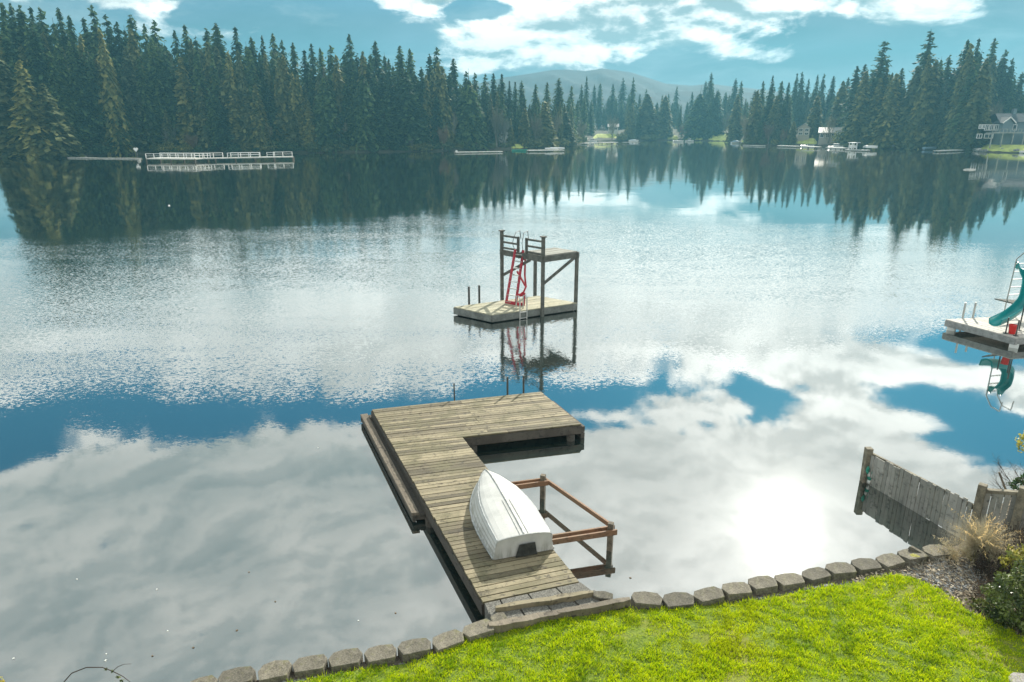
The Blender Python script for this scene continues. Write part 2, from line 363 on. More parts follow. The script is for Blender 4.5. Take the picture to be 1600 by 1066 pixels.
# ------------------------------------------------------------------ water
def water_fn(k, b, tc, o):
    k.t.nodes.remove(b)
    x, y, z = k.sep(tc)
    # wind patch: ripples between two wandering lines on the lake
    wob = k.noise(tc, .09, 5, .6); wob2 = k.noise(k.vm('MULTIPLY', tc, (.35, 1.0, 1.0)), .35, 5, .65)
    w = k.m('ADD', k.m('MULTIPLY', k.m('SUBTRACT', wob, .5), 7.0), k.m('MULTIPLY', k.m('SUBTRACT', wob2, .5), 5.0))
    yn = k.m('ADD', y, w)
    nearline = k.m('ADD', 19.0, k.m('MULTIPLY', x, .33))
    nearline = k.m('MAXIMUM', nearline, 14.5)
    farline = k.m('SUBTRACT', 66.0, k.m('ABSOLUTE', k.m('MULTIPLY', x, .62)))
    farline = k.m('ADD', farline, k.m('MULTIPLY', k.m('SUBTRACT', wob, .5), 16.0))
    rip = k.m('MULTIPLY', k.smooth(k.m('SUBTRACT', yn, nearline), -3.5, 7.0), k.smooth(k.m('SUBTRACT', farline, y), -5.0, 9.0))
    rip = k.m('MULTIPLY', rip, k.smooth(k.m('ADD', k.m('MULTIPLY', x, -1.0), 27), 0, 12, .35, 1.0))
    streak = k.noise(k.vm('MULTIPLY', tc, (.045, .20, 1.0)), 1.0, 5, .6)
    rip = k.m('MULTIPLY', rip, k.smooth(streak, .36, .62, .42, 1.1))
    amp = k.m('ADD', .006, k.m('MULTIPLY', rip, .40))
    far = k.smooth(y, 40, 110)
    v = k.vm('MULTIPLY', tc, (1.0, 1.5, 1.0))
    c1 = k.noise(v, 9.0, 2, .5, .3, True); c2 = k.noise(v, 26.0, 2, .5, .2, True); c3 = k.noise(k.vm('MULTIPLY', tc, (.6, 1.0, 1.0)), .9, 2, .5, 0, True)
    half = (.5, .5, .5)
    s = k.vm('ADD', k.vm('SCALE', k.vm('SUBTRACT', c1, half), .6), k.vm('SCALE', k.vm('SUBTRACT', c2, half), .5))
    s = k.vm('SCALE', s, amp)
    s = k.vm('ADD', s, k.vm('SCALE', k.vm('SUBTRACT', c3, half), k.m('ADD', .004, k.m('ADD', k.m('MULTIPLY', far, .012), k.m('MULTIPLY', rip, .02)))))
    sx, sy, sz = k.sep(s)
    nrm = k.vm('NORMALIZE', k.xyz(k.m('MULTIPLY', sx, .7), sy, 1.0))
    gl = k.n('ShaderNodeBsdfGlossy'); gl.distribution = 'GGX'
    k.set(gl.inputs['Color'], (.985, .975, .945, 1)); k.set(gl.inputs['Roughness'], k.m('ADD', .025, k.m('MULTIPLY', far, .02)))
    k.set(gl.inputs['Normal'], nrm)
    df = k.n('ShaderNodeBsdfDiffuse'); df.inputs[0].default_value = (.012, .024, .022, 1)
    fr = k.n('ShaderNodeFresnel'); fr.inputs[0].default_value = 1.33
    mx = k.n('ShaderNodeMixShader'); k.set(mx.inputs[0], k.lin(fr.outputs[0], 0.02, .6, .43, .96))
    k.t.links.new(df.outputs[0], mx.inputs[1]); k.t.links.new(gl.outputs[0], mx.inputs[2]); k.t.links.new(mx.outputs[0], o.inputs[0])
M['water'] = pbr('lake_water', water_fn)
m = MB(); m.add([(-900, -40, 0), (900, -40, 0), (900, 900, 0), (-900, 900, 0)], [(0, 1, 2, 3)])
lake = tag(m.build('lake_water', M['water']), kind='structure')

# ------------------------------------------------------------------ far land: one sheet from the shoreline to the hills
SHORE = [(-400, 252), (-200, 248), (0, 247), (100, 245), (228, 241), (460, 239.5), (600, 238), (700, 236), (800, 233.5), (880, 230), (905, 224), (935, 221), (1050, 219.5), (1145, 221), (1165, 227), (1280, 229.5), (1400, 233), (1500, 235), (1540, 238), (1600, 240), (1800, 246), (2100, 258)]
def shore_at(px):
    for (a, ya), (b, yb) in zip(SHORE, SHORE[1:]):
        if a <= px <= b: return at(px, ya + (yb-ya)*(px-a)/(b-a), 0)
    return at(px, 247, 0)
def land_z(d, px=800):
    """height of the bank d metres behind the waterline"""
    if d < 0: return d*.3
    return .35*min(d, 1.5) + .09*max(0, min(d, 60)-1.5) + .02*max(0, min(d, 400)-60)
def land_fn(k, b, tc, o):
    n = k.noise(tc, .12, 6, .65); n2 = k.noise(tc, 1.5, 5, .6)
    c = k.mix(k.smooth(k.m('ADD', k.m('MULTIPLY', n, .6), k.m('MULTIPLY', n2, .4)), .38, .62), (.035, .040, .018), (.085, .070, .042))
    k.set(b.inputs['Base Color'], c)
M['land'] = pbr('forest_floor', land_fn, rough=.95)
rows = []
for px in range(-400, 2101, 12):
    sp = shore_at(px); dr = Vector((sp.x, sp.y, 0)).normalized()
    L0 = sp.length; row = []
    for d in (-4, -1, 0, .7, 1.5, 4, 9, 16, 28, 45, 70, 120, 300, 700):
        jit = random.uniform(-.4, .4) if 0 <= d < 9 else 0
        q = dr*(math.hypot(sp.x, sp.y) + d + jit); row.append((q.x, q.y, land_z(d)))
    rows.append(row)
m = MB(); m.grid(rows); far_land = tag(m.build('far_bank_ground', M['land'], smooth=True), kind='structure')

def bank(px, back, dz=0.0):
    """a point on the far bank: on the sight line px, back metres behind the waterline"""
    sp = shore_at(px); dr = Vector((sp.x, sp.y, 0)).normalized(); q = dr*(math.hypot(sp.x, sp.y) + back)
    return Vector((q.x, q.y, land_z(back) + dz))

# hills beyond, far off
def hill(name, prof, Y, depth, seed):
    rr = random.Random(seed); rows = []
    xs = np.linspace(prof[0][0], prof[-1][0], 160)
    for j in range(14):
        t = j/13; row = []
        for i, px in enumerate(xs):
            top = np.interp(px, [q[0] for q in prof], [q[1] for q in prof])
            p0 = atd(px, top, Y); hz = p0.z
            n = math.sin(i*.9+j*1.7+seed)*.04 + math.sin(i*.37+j*.8)*.05 + rr.uniform(-.02, .02)
            row.append((p0.x*(1 - (1-t)*.25), Y - (1-t)*depth, max(-2, hz*(t**.8)*(1 + n*(1-t)*2))))
        rows.append(row)
    m = MB(); m.grid(rows); return tag(m.build(name, M['hillwood'], smooth=True, solid=0), kind='structure')
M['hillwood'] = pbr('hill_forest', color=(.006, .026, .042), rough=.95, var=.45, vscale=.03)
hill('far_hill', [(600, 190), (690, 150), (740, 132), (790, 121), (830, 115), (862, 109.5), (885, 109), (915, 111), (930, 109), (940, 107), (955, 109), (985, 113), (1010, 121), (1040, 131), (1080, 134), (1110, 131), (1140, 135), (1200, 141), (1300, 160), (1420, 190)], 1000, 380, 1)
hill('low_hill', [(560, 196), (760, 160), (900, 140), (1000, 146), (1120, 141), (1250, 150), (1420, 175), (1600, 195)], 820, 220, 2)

# ------------------------------------------------------------------ near bank
BANKLINE = [(-40, -2), (-12, 4.6), (-6, 6.25), (-3.42, 6.87), (-2.57, 7.09), (-1.71, 7.28), (-.85, 7.51), (-.35, 7.78), (1.6, 8.28), (2.41, 8.34), (3.32, 8.57), (4.65, 8.92), (5.96, 9.26), (6.83, 9.54), (7.5, 9.85), (8.2, 10.5), (9.4, 11.4), (13, 13), (22, 15), (45, 18)]
def bank_y(x): return float(np.interp(x, [q[0] for q in BANKLINE], [q[1] for q in BANKLINE]))
def near_z(x, y):
    d = bank_y(x) - y
    return .40 + .03*max(0, min(d, 3)) + .22*max(0, d-3.5)*.6 + .012*math.sin(x*3.1+y*2.3) + .01*math.sin(x*7-y*5)
rows = []
for x in np.concatenate([np.linspace(-40, -6, 18), np.linspace(-5.6, 13, 94), np.linspace(14, 45, 20)]):
    yb = bank_y(x)
    rows.append([(x, yb+.03, -.9)] + [(x, yb - d, near_z(x, yb - d) - (.02 if d == 0 else 0)) for d in (0, .1, .25, .4, .6, .8, 1.1, 1.4, 1.8, 2.3, 3, 4, 6, 9, 14, 22)])
m = MB(); m.grid(rows)
def soil_fn(k, b, tc, o):
    n = k.noise(tc, 2.5, 6, .6); n2 = k.noise(tc, 40, 4, .7)
    c = k.mix(k.smooth(k.m('ADD', k.m('MULTIPLY', n, .4), k.m('MULTIPLY', n2, .6)), .36, .66), (.055, .045, .032), (.21, .18, .135))
    k.set(b.inputs['Base Color'], c)
M['soil'] = pbr('bank_soil', soil_fn, rough=.95, bump=.6, bscale=60)
near_land = tag(m.build('near_ground', M['soil'], smooth=False), kind='structure')

LAWNPX = [(380, 1090), (470, 1064), (560, 1046), (640, 1034), (700, 1014), (765, 984), (860, 969), (960, 952), (1020, 950), (1100, 946), (1190, 936), (1260, 922), (1340, 907), (1395, 899), (1430, 903), (1475, 928), (1520, 962), (1600, 1002), (1700, 1060)]
LAWN = [at(a, b, .44) for a, b in LAWNPX]; LAWN = [(q.x, q.y) for q in LAWN] + [(8.5, 3.5), (-3.5, 3.5)]
def inside(poly, X, Y):
    r = np.zeros(len(X), bool); n = len(poly)
    for i in range(n):
        x0, y0 = poly[i]; x1, y1 = poly[(i+1) % n]
        c = ((y0 > Y) != (y1 > Y)) & (X < (x1-x0)*(Y-y0)/((y1-y0) or 1e-9)+x0); r ^= c
    return r
m = MB(); vs = []
bmx = bmesh.new(); fv = [bmx.verts.new((q[0], q[1], 0)) for q in LAWN]; bmx.faces.new(fv)
bmesh.ops.triangulate(bmx, faces=bmx.faces[:])
for _ in range(4): bmesh.ops.subdivide_edges(bmx, edges=[e for e in bmx.edges if e.calc_length() > .35], cuts=1, use_grid_fill=True)
bmesh.ops.triangulate(bmx, faces=bmx.faces[:])
for v_ in bmx.verts: v_.co.z = near_z(v_.co.x, v_.co.y) + .022
m.add([v_.co[:] for v_ in bmx.verts], [])
bmx.verts.index_update(); m.f = [tuple(v_.index for v_ in f.verts) for f in bmx.faces]; bmx.free()
def turf_fn(k, b, tc, o):
    n = k.noise(tc, 30, 5, .7); n2 = k.noise(tc, .55, 5, .6)
    c = k.mix(k.smooth(n, .35, .65), (.06, .11, .006), (.20, .27, .02)); c = k.mix(k.m('MULTIPLY', k.smooth(n2, .50, .62), .7), c, (.24, .23, .05))
    k.set(b.inputs['Base Color'], c)
M['turf'] = pbr('turf', turf_fn, rough=.95)
tag(m.build('lawn', M['turf']), kind='structure')

def blades(n, xr, yr, h, w, seed):
    g = np.random.default_rng(seed)
    X = g.uniform(*xr, n); Y = g.uniform(*yr, n)
    # tufted: keep where a lumpy field is high
    f = np.sin(X*9+np.sin(Y*7)*2)*np.sin(Y*11+np.sin(X*5)*2) + .6*np.sin(X*23+Y*17)*np.sin(Y*29-X*13)
    k_ = inside(LAWN, X + g.normal(0, .03, n), Y + g.normal(0, .03, n)) & (f + g.normal(0, .8, n) > -.75); X, Y, f = X[k_], Y[k_], f[k_]; n = len(X)
    Z = np.array([near_z(a, b) for a, b in zip(X, Y)]) + .015
    a = g.uniform(0, 2*np.pi, n); hh = h*g.uniform(.5, 1.3, n)*(1+.35*np.clip(f, -1, 1.2)); ww = w*g.uniform(.6, 1.4, n); ln = g.uniform(.2, 1.1, n)*hh; b_ = g.uniform(0, 2*np.pi, n)
    c = np.stack([X, Y, Z], 1); s_ = np.stack([np.cos(a)*ww, np.sin(a)*ww, 0*a], 1); t = c + np.stack([np.cos(b_)*ln, np.sin(b_)*ln, hh], 1)
    V = np.stack([c - s_, c + s_, t], 1).reshape(-1, 3)
    return V, np.clip(g.normal(.48, .34, n), 0, 1)
V, T = blades(270000, (-3.5, 7.6), (6.0, 9.1), .044, .0066, 3)
tag(np_mesh('lawn_grass', V, 3, M['grass'], col=T), 'short bright green grass covering the lawn by the lake', 'grass', kind='stuff')

# pebbles behind the block edging
def pebbles(n, seed):
    g = np.random.default_rng(seed); base = []
    ico = bmesh.new(); bmesh.ops.create_icosphere(ico, subdivisions=1, radius=1); ico.faces.ensure_lookup_table()
    tri = np.array([[v_.co[:] for v_ in f.verts] for f in ico.faces]); ico.free()
    X = g.uniform(-3.6, 7.3, n); d = np.where(X < 2, g.uniform(.18, .50, n), g.uniform(.2, .95, n)); Y = np.array([bank_y(a) for a in X]) - d
    k_ = ~inside(LAWN, X, Y-.02) & ~((X > -.6) & (X < 1.85)); X, Y = X[k_], Y[k_]; n = len(X)
    Z = np.array([near_z(a, b) for a, b in zip(X, Y)]) + .006
    r = g.uniform(.008, .020, n)*g.uniform(.7, 1.4, n)
    sc_ = np.stack([r*g.uniform(.8, 1.5, n), r*g.uniform(.8, 1.3, n), r*g.uniform(.5, .9, n)], 1)
    a = g.uniform(0, 6.28, n); ca, sa = np.cos(a), np.sin(a)
    P = tri[None]*sc_[:, None, None, :]
    Px = P[..., 0]*ca[:, None, None] - P[..., 1]*sa[:, None, None]; Py = P[..., 0]*sa[:, None, None] + P[..., 1]*ca[:, None, None]
    V = np.stack([Px + X[:, None, None], Py + Y[:, None, None], P[..., 2] + Z[:, None, None]], -1).reshape(-1, 3)
    return V, np.repeat(np.clip(g.normal(.45, .3, n), 0, 1), len(tri))
V, T = pebbles(8500, 5)
tag(np_mesh('gravel', V, 3, M['pebble'], col=T), 'grey and pale pebbles strewn between the concrete blocks and the lawn', 'gravel', kind='stuff')

# leaf litter on the planting bed
g = np.random.default_rng(11); n = 9000
X = g.uniform(5.2, 10.5, n); Y = np.array([bank_y(a) for a in X]) - g.uniform(.12, 2.6, n)
k_ = ~inside(LAWN, X, Y); X, Y = X[k_], Y[k_]; n = len(X); Z = np.array([near_z(a, b) for a, b in zip(X, Y)]) + g.uniform(.005, .03, n)
a = g.uniform(0, 6.28, n); L_ = g.uniform(.012, .04, n); W_ = L_*g.uniform(.25, .6, n); tl = g.normal(0, .35, n)
u = np.stack([np.cos(a)*L_, np.sin(a)*L_, tl*L_], 1); v_ = np.stack([-np.sin(a)*W_, np.cos(a)*W_, g.normal(0, .3, n)*W_], 1); c = np.stack([X, Y, Z], 1)
tag(np_mesh('leaf_litter', np.stack([c-u, c-v_, c+u, c+v_], 1).reshape(-1, 3), 4, M['litter'], col=g.uniform(0, 1, n)), 'dry brown and straw leaf litter on the planting bed by the fence', 'leaf litter', kind='stuff')

# ------------------------------------------------------------------ concrete edging blocks, each a thing
BL = [(312, 1072), (370, 1055), (430, 1045), (485, 1035), (540, 1025), (595, 1018), (648, 1010), (700, 998), (748, 981)]
BRT = [(1010, 933), (1060, 934), (1107, 928), (1150, 918), (1192, 910), (1233, 904), (1275, 895), (1312, 887), (1352, 880), (1390, 874), (1423, 866), (1462, 858)]
ORD = ['first', 'second', 'third', 'fourth', 'fifth', 'sixth', 'seventh', 'eighth', 'ninth', 'tenth', 'eleventh', 'twelfth', 'thirteenth', 'fourteenth', 'fifteenth', 'sixteenth', 'seventeenth', 'eighteenth', 'nineteenth', 'twentieth', 'twenty-first', 'twenty-second', 'twenty-third', 'twenty-fourth', 'twenty-fifth', 'twenty-sixth', 'twenty-seventh', 'twenty-eighth', 'twenty-ninth', 'thirtieth']
def block(px, py, nxt, label, wscale=1.0):
    p = at(px, py, .5); q = at(*nxt, .5); d = (q - p); d.z = 0; L = min(d.length, .46)*wscale; d.normalize(); nrm = Vector((-d.y, d.x, 0))   # nrm points to the water
    w = L*.49; dp = .155; rr = random.Random(int(px))
    pts = [p - d*w*.80 - nrm*dp*.9, p + d*w*.78 - nrm*dp*.9, p + d*w*1.0 + nrm*dp*.1, p + d*w*.74 + nrm*dp*.72, p + nrm*dp*.88, p - d*w*.74 + nrm*dp*.72, p - d*w*1.0 + nrm*dp*.1]
    m = MB(); m.prism([(a.x + rr.uniform(-.012, .012), a.y + rr.uniform(-.012, .012)) for a in pts], .30, .5 + rr.uniform(-.012, .012))
    o = m.build('edging_block', M['block'], bevel=.006); ground_origin(o); o.rotation_euler = (rr.uniform(-.05, .05), rr.uniform(-.05, .05), rr.uniform(-.09, .09))
    return tag(o, label, 'edging block', 'concrete edging blocks along the shore')
for i in range(len(BL)):
    nx = BL[i+1] if i+1 < len(BL) else (800, 962); k_ = len(BL)-1-i
    block(*BL[i], nx, f'grey concrete edging block, {ORD[k_]} along the shore from the landing on the shaded dock side')
for i in range(len(BRT)):
    nx = BRT[i+1] if i+1 < len(BRT) else (1500, 850)
    lab = f'grey concrete edging block, {ORD[i]} along the shore from the landing towards the wooden fence'
    if i == 10: lab = 'concrete edging block with a yellow lichen patch, beside a tilted slab'
    o = block(*BRT[i], nx, lab, 1.04)
    if i == 10:
        c_ = at(1428, 869, .505); m = MB(); rr = random.Random(4)
        m.prism([(c_.x + math.cos(t)*.09*rr.uniform(.5, 1.2), c_.y + math.sin(t)*.05*rr.uniform(.6, 1.2)) for t in np.linspace(0, 6.28, 14)[:-1]], .503, .517)
        q = m.build('lichen_patch', M['lichen'] if 'lichen' in M else pbr('lichen', color=(.30, .285, .07), rough=.95, var=.5, vscale=30), None); q.parent = o; q.matrix_parent_inverse = o.matrix_basis.inverted()
m = MB(); c_ = at(1437, 858, .56); m.prism([(c_.x-.17, c_.y+.06), (c_.x+.10, c_.y-.07), (c_.x+.17, c_.y-.03), (c_.x-.08, c_.y+.12)], .46, .52)
o = ground_origin(m.build('stone_slab', M['block'], bevel=.01)); o.rotation_euler = (.1, .35, 0); tag(o, 'thin dark stone slab tilted on the edging near the dry grass', 'stone slab')
m = MB(); c_ = at(1402, 878, .46); m.prism([(c_.x + .095*math.cos(t), c_.y + .085*math.sin(t)) for t in np.linspace(0, 2*math.pi, 17)[:-1]], .43, .475)
tag(ground_origin(m.build('stepping_stone', pbr('pale_stone', color=(.42, .41, .37), rough=.9, var=.25, vscale=25), bevel=.01)), 'small pale round stone lying on the gravel behind the blocks', 'stone')
m = MB(); c_ = at(1598, 1066, .5); rr = random.Random(2)
zz = near_z(c_.x, c_.y); m.prism([(c_.x + .17*math.cos(t)*rr.uniform(.85, 1.1), c_.y + .13*math.sin(t)*rr.uniform(.85, 1.1)) for t in np.linspace(0, 2*math.pi, 15)[:-1]], zz, zz + .07)
tag(ground_origin(m.build('stepping_stone', pbr('path_stone', color=(.33, .31, .29), rough=.9, var=.3, vscale=30, bump=.4), bevel=.012)), 'grey flat stepping stone set in the lawn below the green shrub', 'stone')

# ------------------------------------------------------------------ the dock
DZ = .37
TLc, TRc, RRc, INc, BRc, BLc = [at(a, b, DZ) for a, b in ((581, 640), (845, 612), (908, 663), (722, 683), (905, 909), (755, 941))]
def isect(p, d, q, e):
    t = ((q.x-p.x)*e.y - (q.y-p.y)*e.x)/(d.x*e.y - d.y*e.x); return Vector((p.x+d.x*t, p.y+d.y*t, p.z))
L1 = isect(RRc, INc-RRc, TLc, BLc-TLc)
dock = thing('dock', (BLc+TRc)/2*1 - Vector((0, 0, .5)), 'L-shaped weathered grey brown wooden dock carrying an upturned white boat', 'dock')
m = MB(); rr = random.Random(3)
def boards(m, a0, a1, b0, b1, wid, th=.036, gap=.016, top=DZ, jit=.007, split=None):
    """planks side by side from line a0-a1 to line b0-b1"""
    L = ((b0-a0).length + (b1-a1).length)/2; n = max(1, round(L/wid))
    for i in range(n):
        t0 = i/n + gap/L/2; t1 = (i+1)/n - gap/L/2; z = top + rr.uniform(-.004, .004)
        j0 = rr.uniform(-jit, jit); j1 = rr.uniform(-jit, jit)
        P = [a0.lerp(b0, t0), a1.lerp(b1, t0), a1.lerp(b1, t1), a0.lerp(b0, t1)]
        d = (P[1]-P[0]).normalized(); P = [P[0]+d*j0, P[1]+d*j1, P[2]+d*j1, P[3]+d*j0]
        cut = [0, 1] if split is None else [0, rr.choice(split), 1]
        for c0, c1 in zip(cut, cut[1:]):
            Q = [P[0].lerp(P[1], c0 + (.0015 if c0 else 0)), P[0].lerp(P[1], c1), P[3].lerp(P[2], c1), P[3].lerp(P[2], c0 + (.0015 if c0 else 0))]
            zz = z + rr.uniform(-.002, .002)
            m.prism([(q.x, q.y) for q in Q], zz - th, zz)
boards(m, BLc, BRc, L1, INc, .118)
boards(m, L1, RRc, TLc, TRc, .118, split=[.42, .5, .6])
m.build('deck_boards', M['deck'], dock)
def inset(p, c, s): return p + (c-p).normalized()*s
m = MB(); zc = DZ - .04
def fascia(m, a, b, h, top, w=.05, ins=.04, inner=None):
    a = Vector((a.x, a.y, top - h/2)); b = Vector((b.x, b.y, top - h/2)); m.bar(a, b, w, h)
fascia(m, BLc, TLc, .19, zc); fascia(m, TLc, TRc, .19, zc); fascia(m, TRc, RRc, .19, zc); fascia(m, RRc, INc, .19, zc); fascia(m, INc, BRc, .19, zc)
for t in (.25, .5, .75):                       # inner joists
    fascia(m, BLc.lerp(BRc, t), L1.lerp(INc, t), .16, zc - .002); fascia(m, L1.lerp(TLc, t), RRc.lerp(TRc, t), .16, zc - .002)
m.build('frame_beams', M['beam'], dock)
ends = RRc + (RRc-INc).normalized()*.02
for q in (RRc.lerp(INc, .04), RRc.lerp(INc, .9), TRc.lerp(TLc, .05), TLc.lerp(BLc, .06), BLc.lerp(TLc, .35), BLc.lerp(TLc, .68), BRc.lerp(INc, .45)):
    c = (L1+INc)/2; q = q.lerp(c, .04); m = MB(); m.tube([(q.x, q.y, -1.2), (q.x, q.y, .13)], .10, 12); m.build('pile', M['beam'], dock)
m = MB(); e = (TRc-RRc).normalized()                     # timber bumper block sticking out at the outer corner
for k_, z in enumerate((.235, .075)): 
    q = RRc + (RRc-INc).normalized()*.05; m.bar((q.x, q.y, z), (q.x + e.x*1.7, q.y + e.y*1.7, z), .10, .14)
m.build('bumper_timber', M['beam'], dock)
# low side ledge
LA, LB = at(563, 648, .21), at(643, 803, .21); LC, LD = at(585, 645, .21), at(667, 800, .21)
for f0, f1, z, mt in ((0, .50, .22, 'ledge'), (.56, 1.0, .175, 'beam')):  # inner plank in dark beam wood: the shadow on it is put into the colour
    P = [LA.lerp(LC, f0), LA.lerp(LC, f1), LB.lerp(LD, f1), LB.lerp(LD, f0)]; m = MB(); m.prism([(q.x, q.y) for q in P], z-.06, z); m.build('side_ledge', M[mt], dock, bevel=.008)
m = MB(); m.bar((LA.x+.05, LA.y, .10), (LB.x+.05, LB.y, .10), .07, .12); m.bar(LA+Vector((.02, -.05, -.11)), LC+Vector((.1, -.03, -.11)), .08, .10); m.bar(LB+Vector((0, .08, -.10)), LD+Vector((.12, .08, -.10)), .09, .12)
m.build('ledge_beam', M['beam'], dock)
for px, yb, yt in ((710, 622, 599), (793, 615, 589), (818, 612, 587)):
    b = at(px, yb, DZ); t = atd(px, yt, b.y); m = MB(); m.tube([(b.x, b.y, -1.0), (b.x, b.y, t.z)], .027 if px > 720 else .018, 10)
    m.build('mooring_pipe', M['pipe'], dock)

# landing between the dock and the lawn
land = thing('dock_landing', at(850, 940, .45), 'strip of rough grey pavers edged by split timbers where the dock meets the lawn', 'landing')
m = MB(); rr = random.Random(5)
A0, A1, B0, B1 = at(756, 942, .40), at(908, 909.5, .40), at(770, 974, .45), at(952, 938, .45)
for j in range(2):
    e0, e1 = A0.lerp(B0, j*.5+.01), A1.lerp(B1, j*.5+.01); f0, f1 = A0.lerp(B0, j*.5+.48), A1.lerp(B1, j*.5+.48)
    cuts = [0, .16, .44, .73, 1] if j == 0 else [0, .27, .5, .74, 1]
    for c0, c1 in zip(cuts, cuts[1:]):
        Q = [e0.lerp(e1, c0+.006), e0.lerp(e1, c1-.006), f0.lerp(f1, c1-.006), f0.lerp(f1, c0+.006)]
        m.prism([(q.x, q.y) for q in Q], .02, (.395 if j == 0 else .45) + rr.uniform(-.008, .008))
m.build('paver', M['shingle'], land, bevel=.006)
def rough_beam(name, a, b, w, h, mat, parent, seed):
    rr = random.Random(seed); m = MB(); n = 9; a = Vector(a); b = Vector(b); d = (b-a).normalized(); r = d.cross(Vector((0, 0, 1))).normalized(); rows = []
    for i in range(n+1):
        p = a.lerp(b, i/n); k = 1 + rr.uniform(-.12, .12); ww = w*k/2*(.55 if i in (0, n) else 1); hh = h*(1+rr.uniform(-.15, .15))
        off = r*rr.uniform(-.012, .012)
        rows.append([p+off-r*ww-Vector((0, 0, hh)), p+off-r*ww, p+off+r*ww, p+off+r*ww-Vector((0, 0, hh)), p+off-r*ww-Vector((0, 0, hh))])
    m.grid(rows); m.add(rows[0][:4], [(3, 2, 1, 0)]); m.add(rows[-1][:4], [(0, 1, 2, 3)])
    return m.build(name, mat, parent, bevel=.004)
rough_beam('timber', at(774, 948, .53), at(927, 924, .53), .085, .09, M['deck'], land, 1)
rough_beam('timber', at(764, 976, .53), at(880, 955, .53), .11, .12, M['ledge'], land, 2)
rough_beam('timber', at(872, 956, .535), at(984, 934, .535), .10, .12, M['ledge'], land, 3)
rough_beam('timber', at(770, 983, .46), at(985, 941, .46), .06, .14, M['beam'], land, 4)
def corner_block(px, py, sx, sy, yaw, lab):
    c = at(px, py, .5); m = MB(); ca, sa = math.cos(yaw), math.sin(yaw)
    pts = [(-.5, -.35), (-.1, -.5), (.5, -.3), (.42, .4), (0, .5), (-.45, .25)]
    m.prism([(c.x + x*sx*ca - y*sy*sa, c.y + x*sx*sa + y*sy*ca) for x, y in pts], .32, .497); o = ground_origin(m.build('edging_block', M['block'], bevel=.012)); tag(o, lab, 'edging block', 'concrete edging blocks along the shore')
corner_block(779, 964, .24, .20, .3, 'small concrete block at the shaded end of the dock landing, between two timbers')
corner_block(943, 929, .30, .19, -.35, 'small concrete block at the sunny end of the dock landing, behind the long timber')

# ------------------------------------------------------------------ the upturned boat on the dock
TL_, TR_ = at(770, 873, DZ), at(866, 862, DZ)
tm = (TL_+TR_)/2; bow = Vector((-.571, 12.09, DZ)); ax = (bow-tm); BLEN = ax.length; ax.normalize(); lat = Vector((ax.y, -ax.x, 0))
boat = thing('rowing_boat', tm, 'upturned white aluminium rowing boat with a dark motor pad, lying on the dock', 'boat')
HB = (TR_-TL_).length/2
def bf(s):      # station s 0 transom .. 1 bow: half beam at gunwale, at chine, side height, keel height
    b = HB*(1 + .17*math.sin(math.pi*min(1, s*1.0)**.9)*(1-s*.3)) if s < .45 else None
    B = np.interp(s, [0, .15, .3, .45, .6, .72, .82, .9, .96, 1], [HB, HB*1.07, HB*1.11, HB*1.10, HB*1.0, HB*.82, HB*.60, HB*.37, HB*.17, .012])
    C = np.interp(s, [0, .15, .3, .45, .6, .72, .82, .9, .96, 1], [HB*.86, HB*.88, HB*.88, HB*.83, HB*.70, HB*.53, HB*.36, HB*.20, HB*.09, .008])
    hs = np.interp(s, [0, .3, .6, .8, .92, 1], [.34, .345, .33, .285, .22, .14])
    kz = np.interp(s, [0, .3, .6, .8, .92, 1], [.405, .425, .42, .385, .31, .17])
    g0 = np.interp(s, [0, .5, .8, 1], [0.015, 0.0, .015, .045])
    return B, C, hs, kz, g0
def bpt(s, l, z): p = tm + ax*(s*BLEN) + lat*l; return Vector((p.x, p.y, DZ + z))
ST = list(np.linspace(0, .6, 13)) + list(np.linspace(.65, 1, 14))
def section(s):
    B, C, hs, kz, g0 = bf(s); pts = []
    N = 9                                           # lapped strakes up the side
    for i in range(N):
        t = i/(N-1); l = B + (C*1.05-B)*t**1.25; z = g0 + (hs-g0)*t; w = .006*(1 if i % 2 else -1)*min(1, (1-s)*6)
        pts.append((l + w, z))
    pts += [(C*1.0, hs+.018*(1-s*.7)), (C*.94, hs + (kz-hs)*.42), (C*.75, hs + (kz-hs)*.66), (C*.45, hs + (kz-hs)*.86), (C*.15, kz-.004), (0, kz)]
    return pts
rows = []
for s in ST:
    q = section(s); rows.append([bpt(s, -l, z) for l, z in q] + [bpt(s, l, z) for l, z in q[-2::-1]])
m = MB(); m.grid(rows); m.build('hull', M['boat'], boat, smooth=False)
q = section(0); m = MB(); prof = [bpt(-.004, -l, z) for l, z in q] + [bpt(-.004, l, z) for l, z in q[-2::-1]]
prof2 = [p + ax*.03 for p in prof]; n = len(prof)
m.add(prof + prof2, [tuple(range(n)), tuple(range(2*n-1, n-1, -1))] + [(i, i+1, n+i+1, n+i) for i in range(n-1)] + [(n-1, 0, n, 2*n-1)]); m.build('transom', M['boat'], boat)
m = MB(); pw = [(-.17, .01), (.20, .01), (.165, .235), (-.10, .235)]
pa = [bpt(-.012, l+.015, z) for l, z in pw]; pb = [p - ax*.02 for p in pa]
m.add(pa + pb, [(0, 1, 2, 3), (7, 6, 5, 4), (0, 4, 5, 1), (1, 5, 6, 2), (2, 6, 7, 3), (3, 7, 4, 0)]); m.build('motor_pad', M['pad'], boat, bevel=.006)
m = MB(); m.tube([bpt(s, 0, bf(s)[3]+.004) for s in ST], [.013]*len(ST), 6); m.build('keel', M['keel'], boat)
for l0 in (-.07, .07):
    m = MB(); m.tube([bpt(s, l0*(1-s*.2), bf(s)[3]-.001) for s in ST[:9]], .006, 5); m.build('bottom_strake', M['keel'], boat)
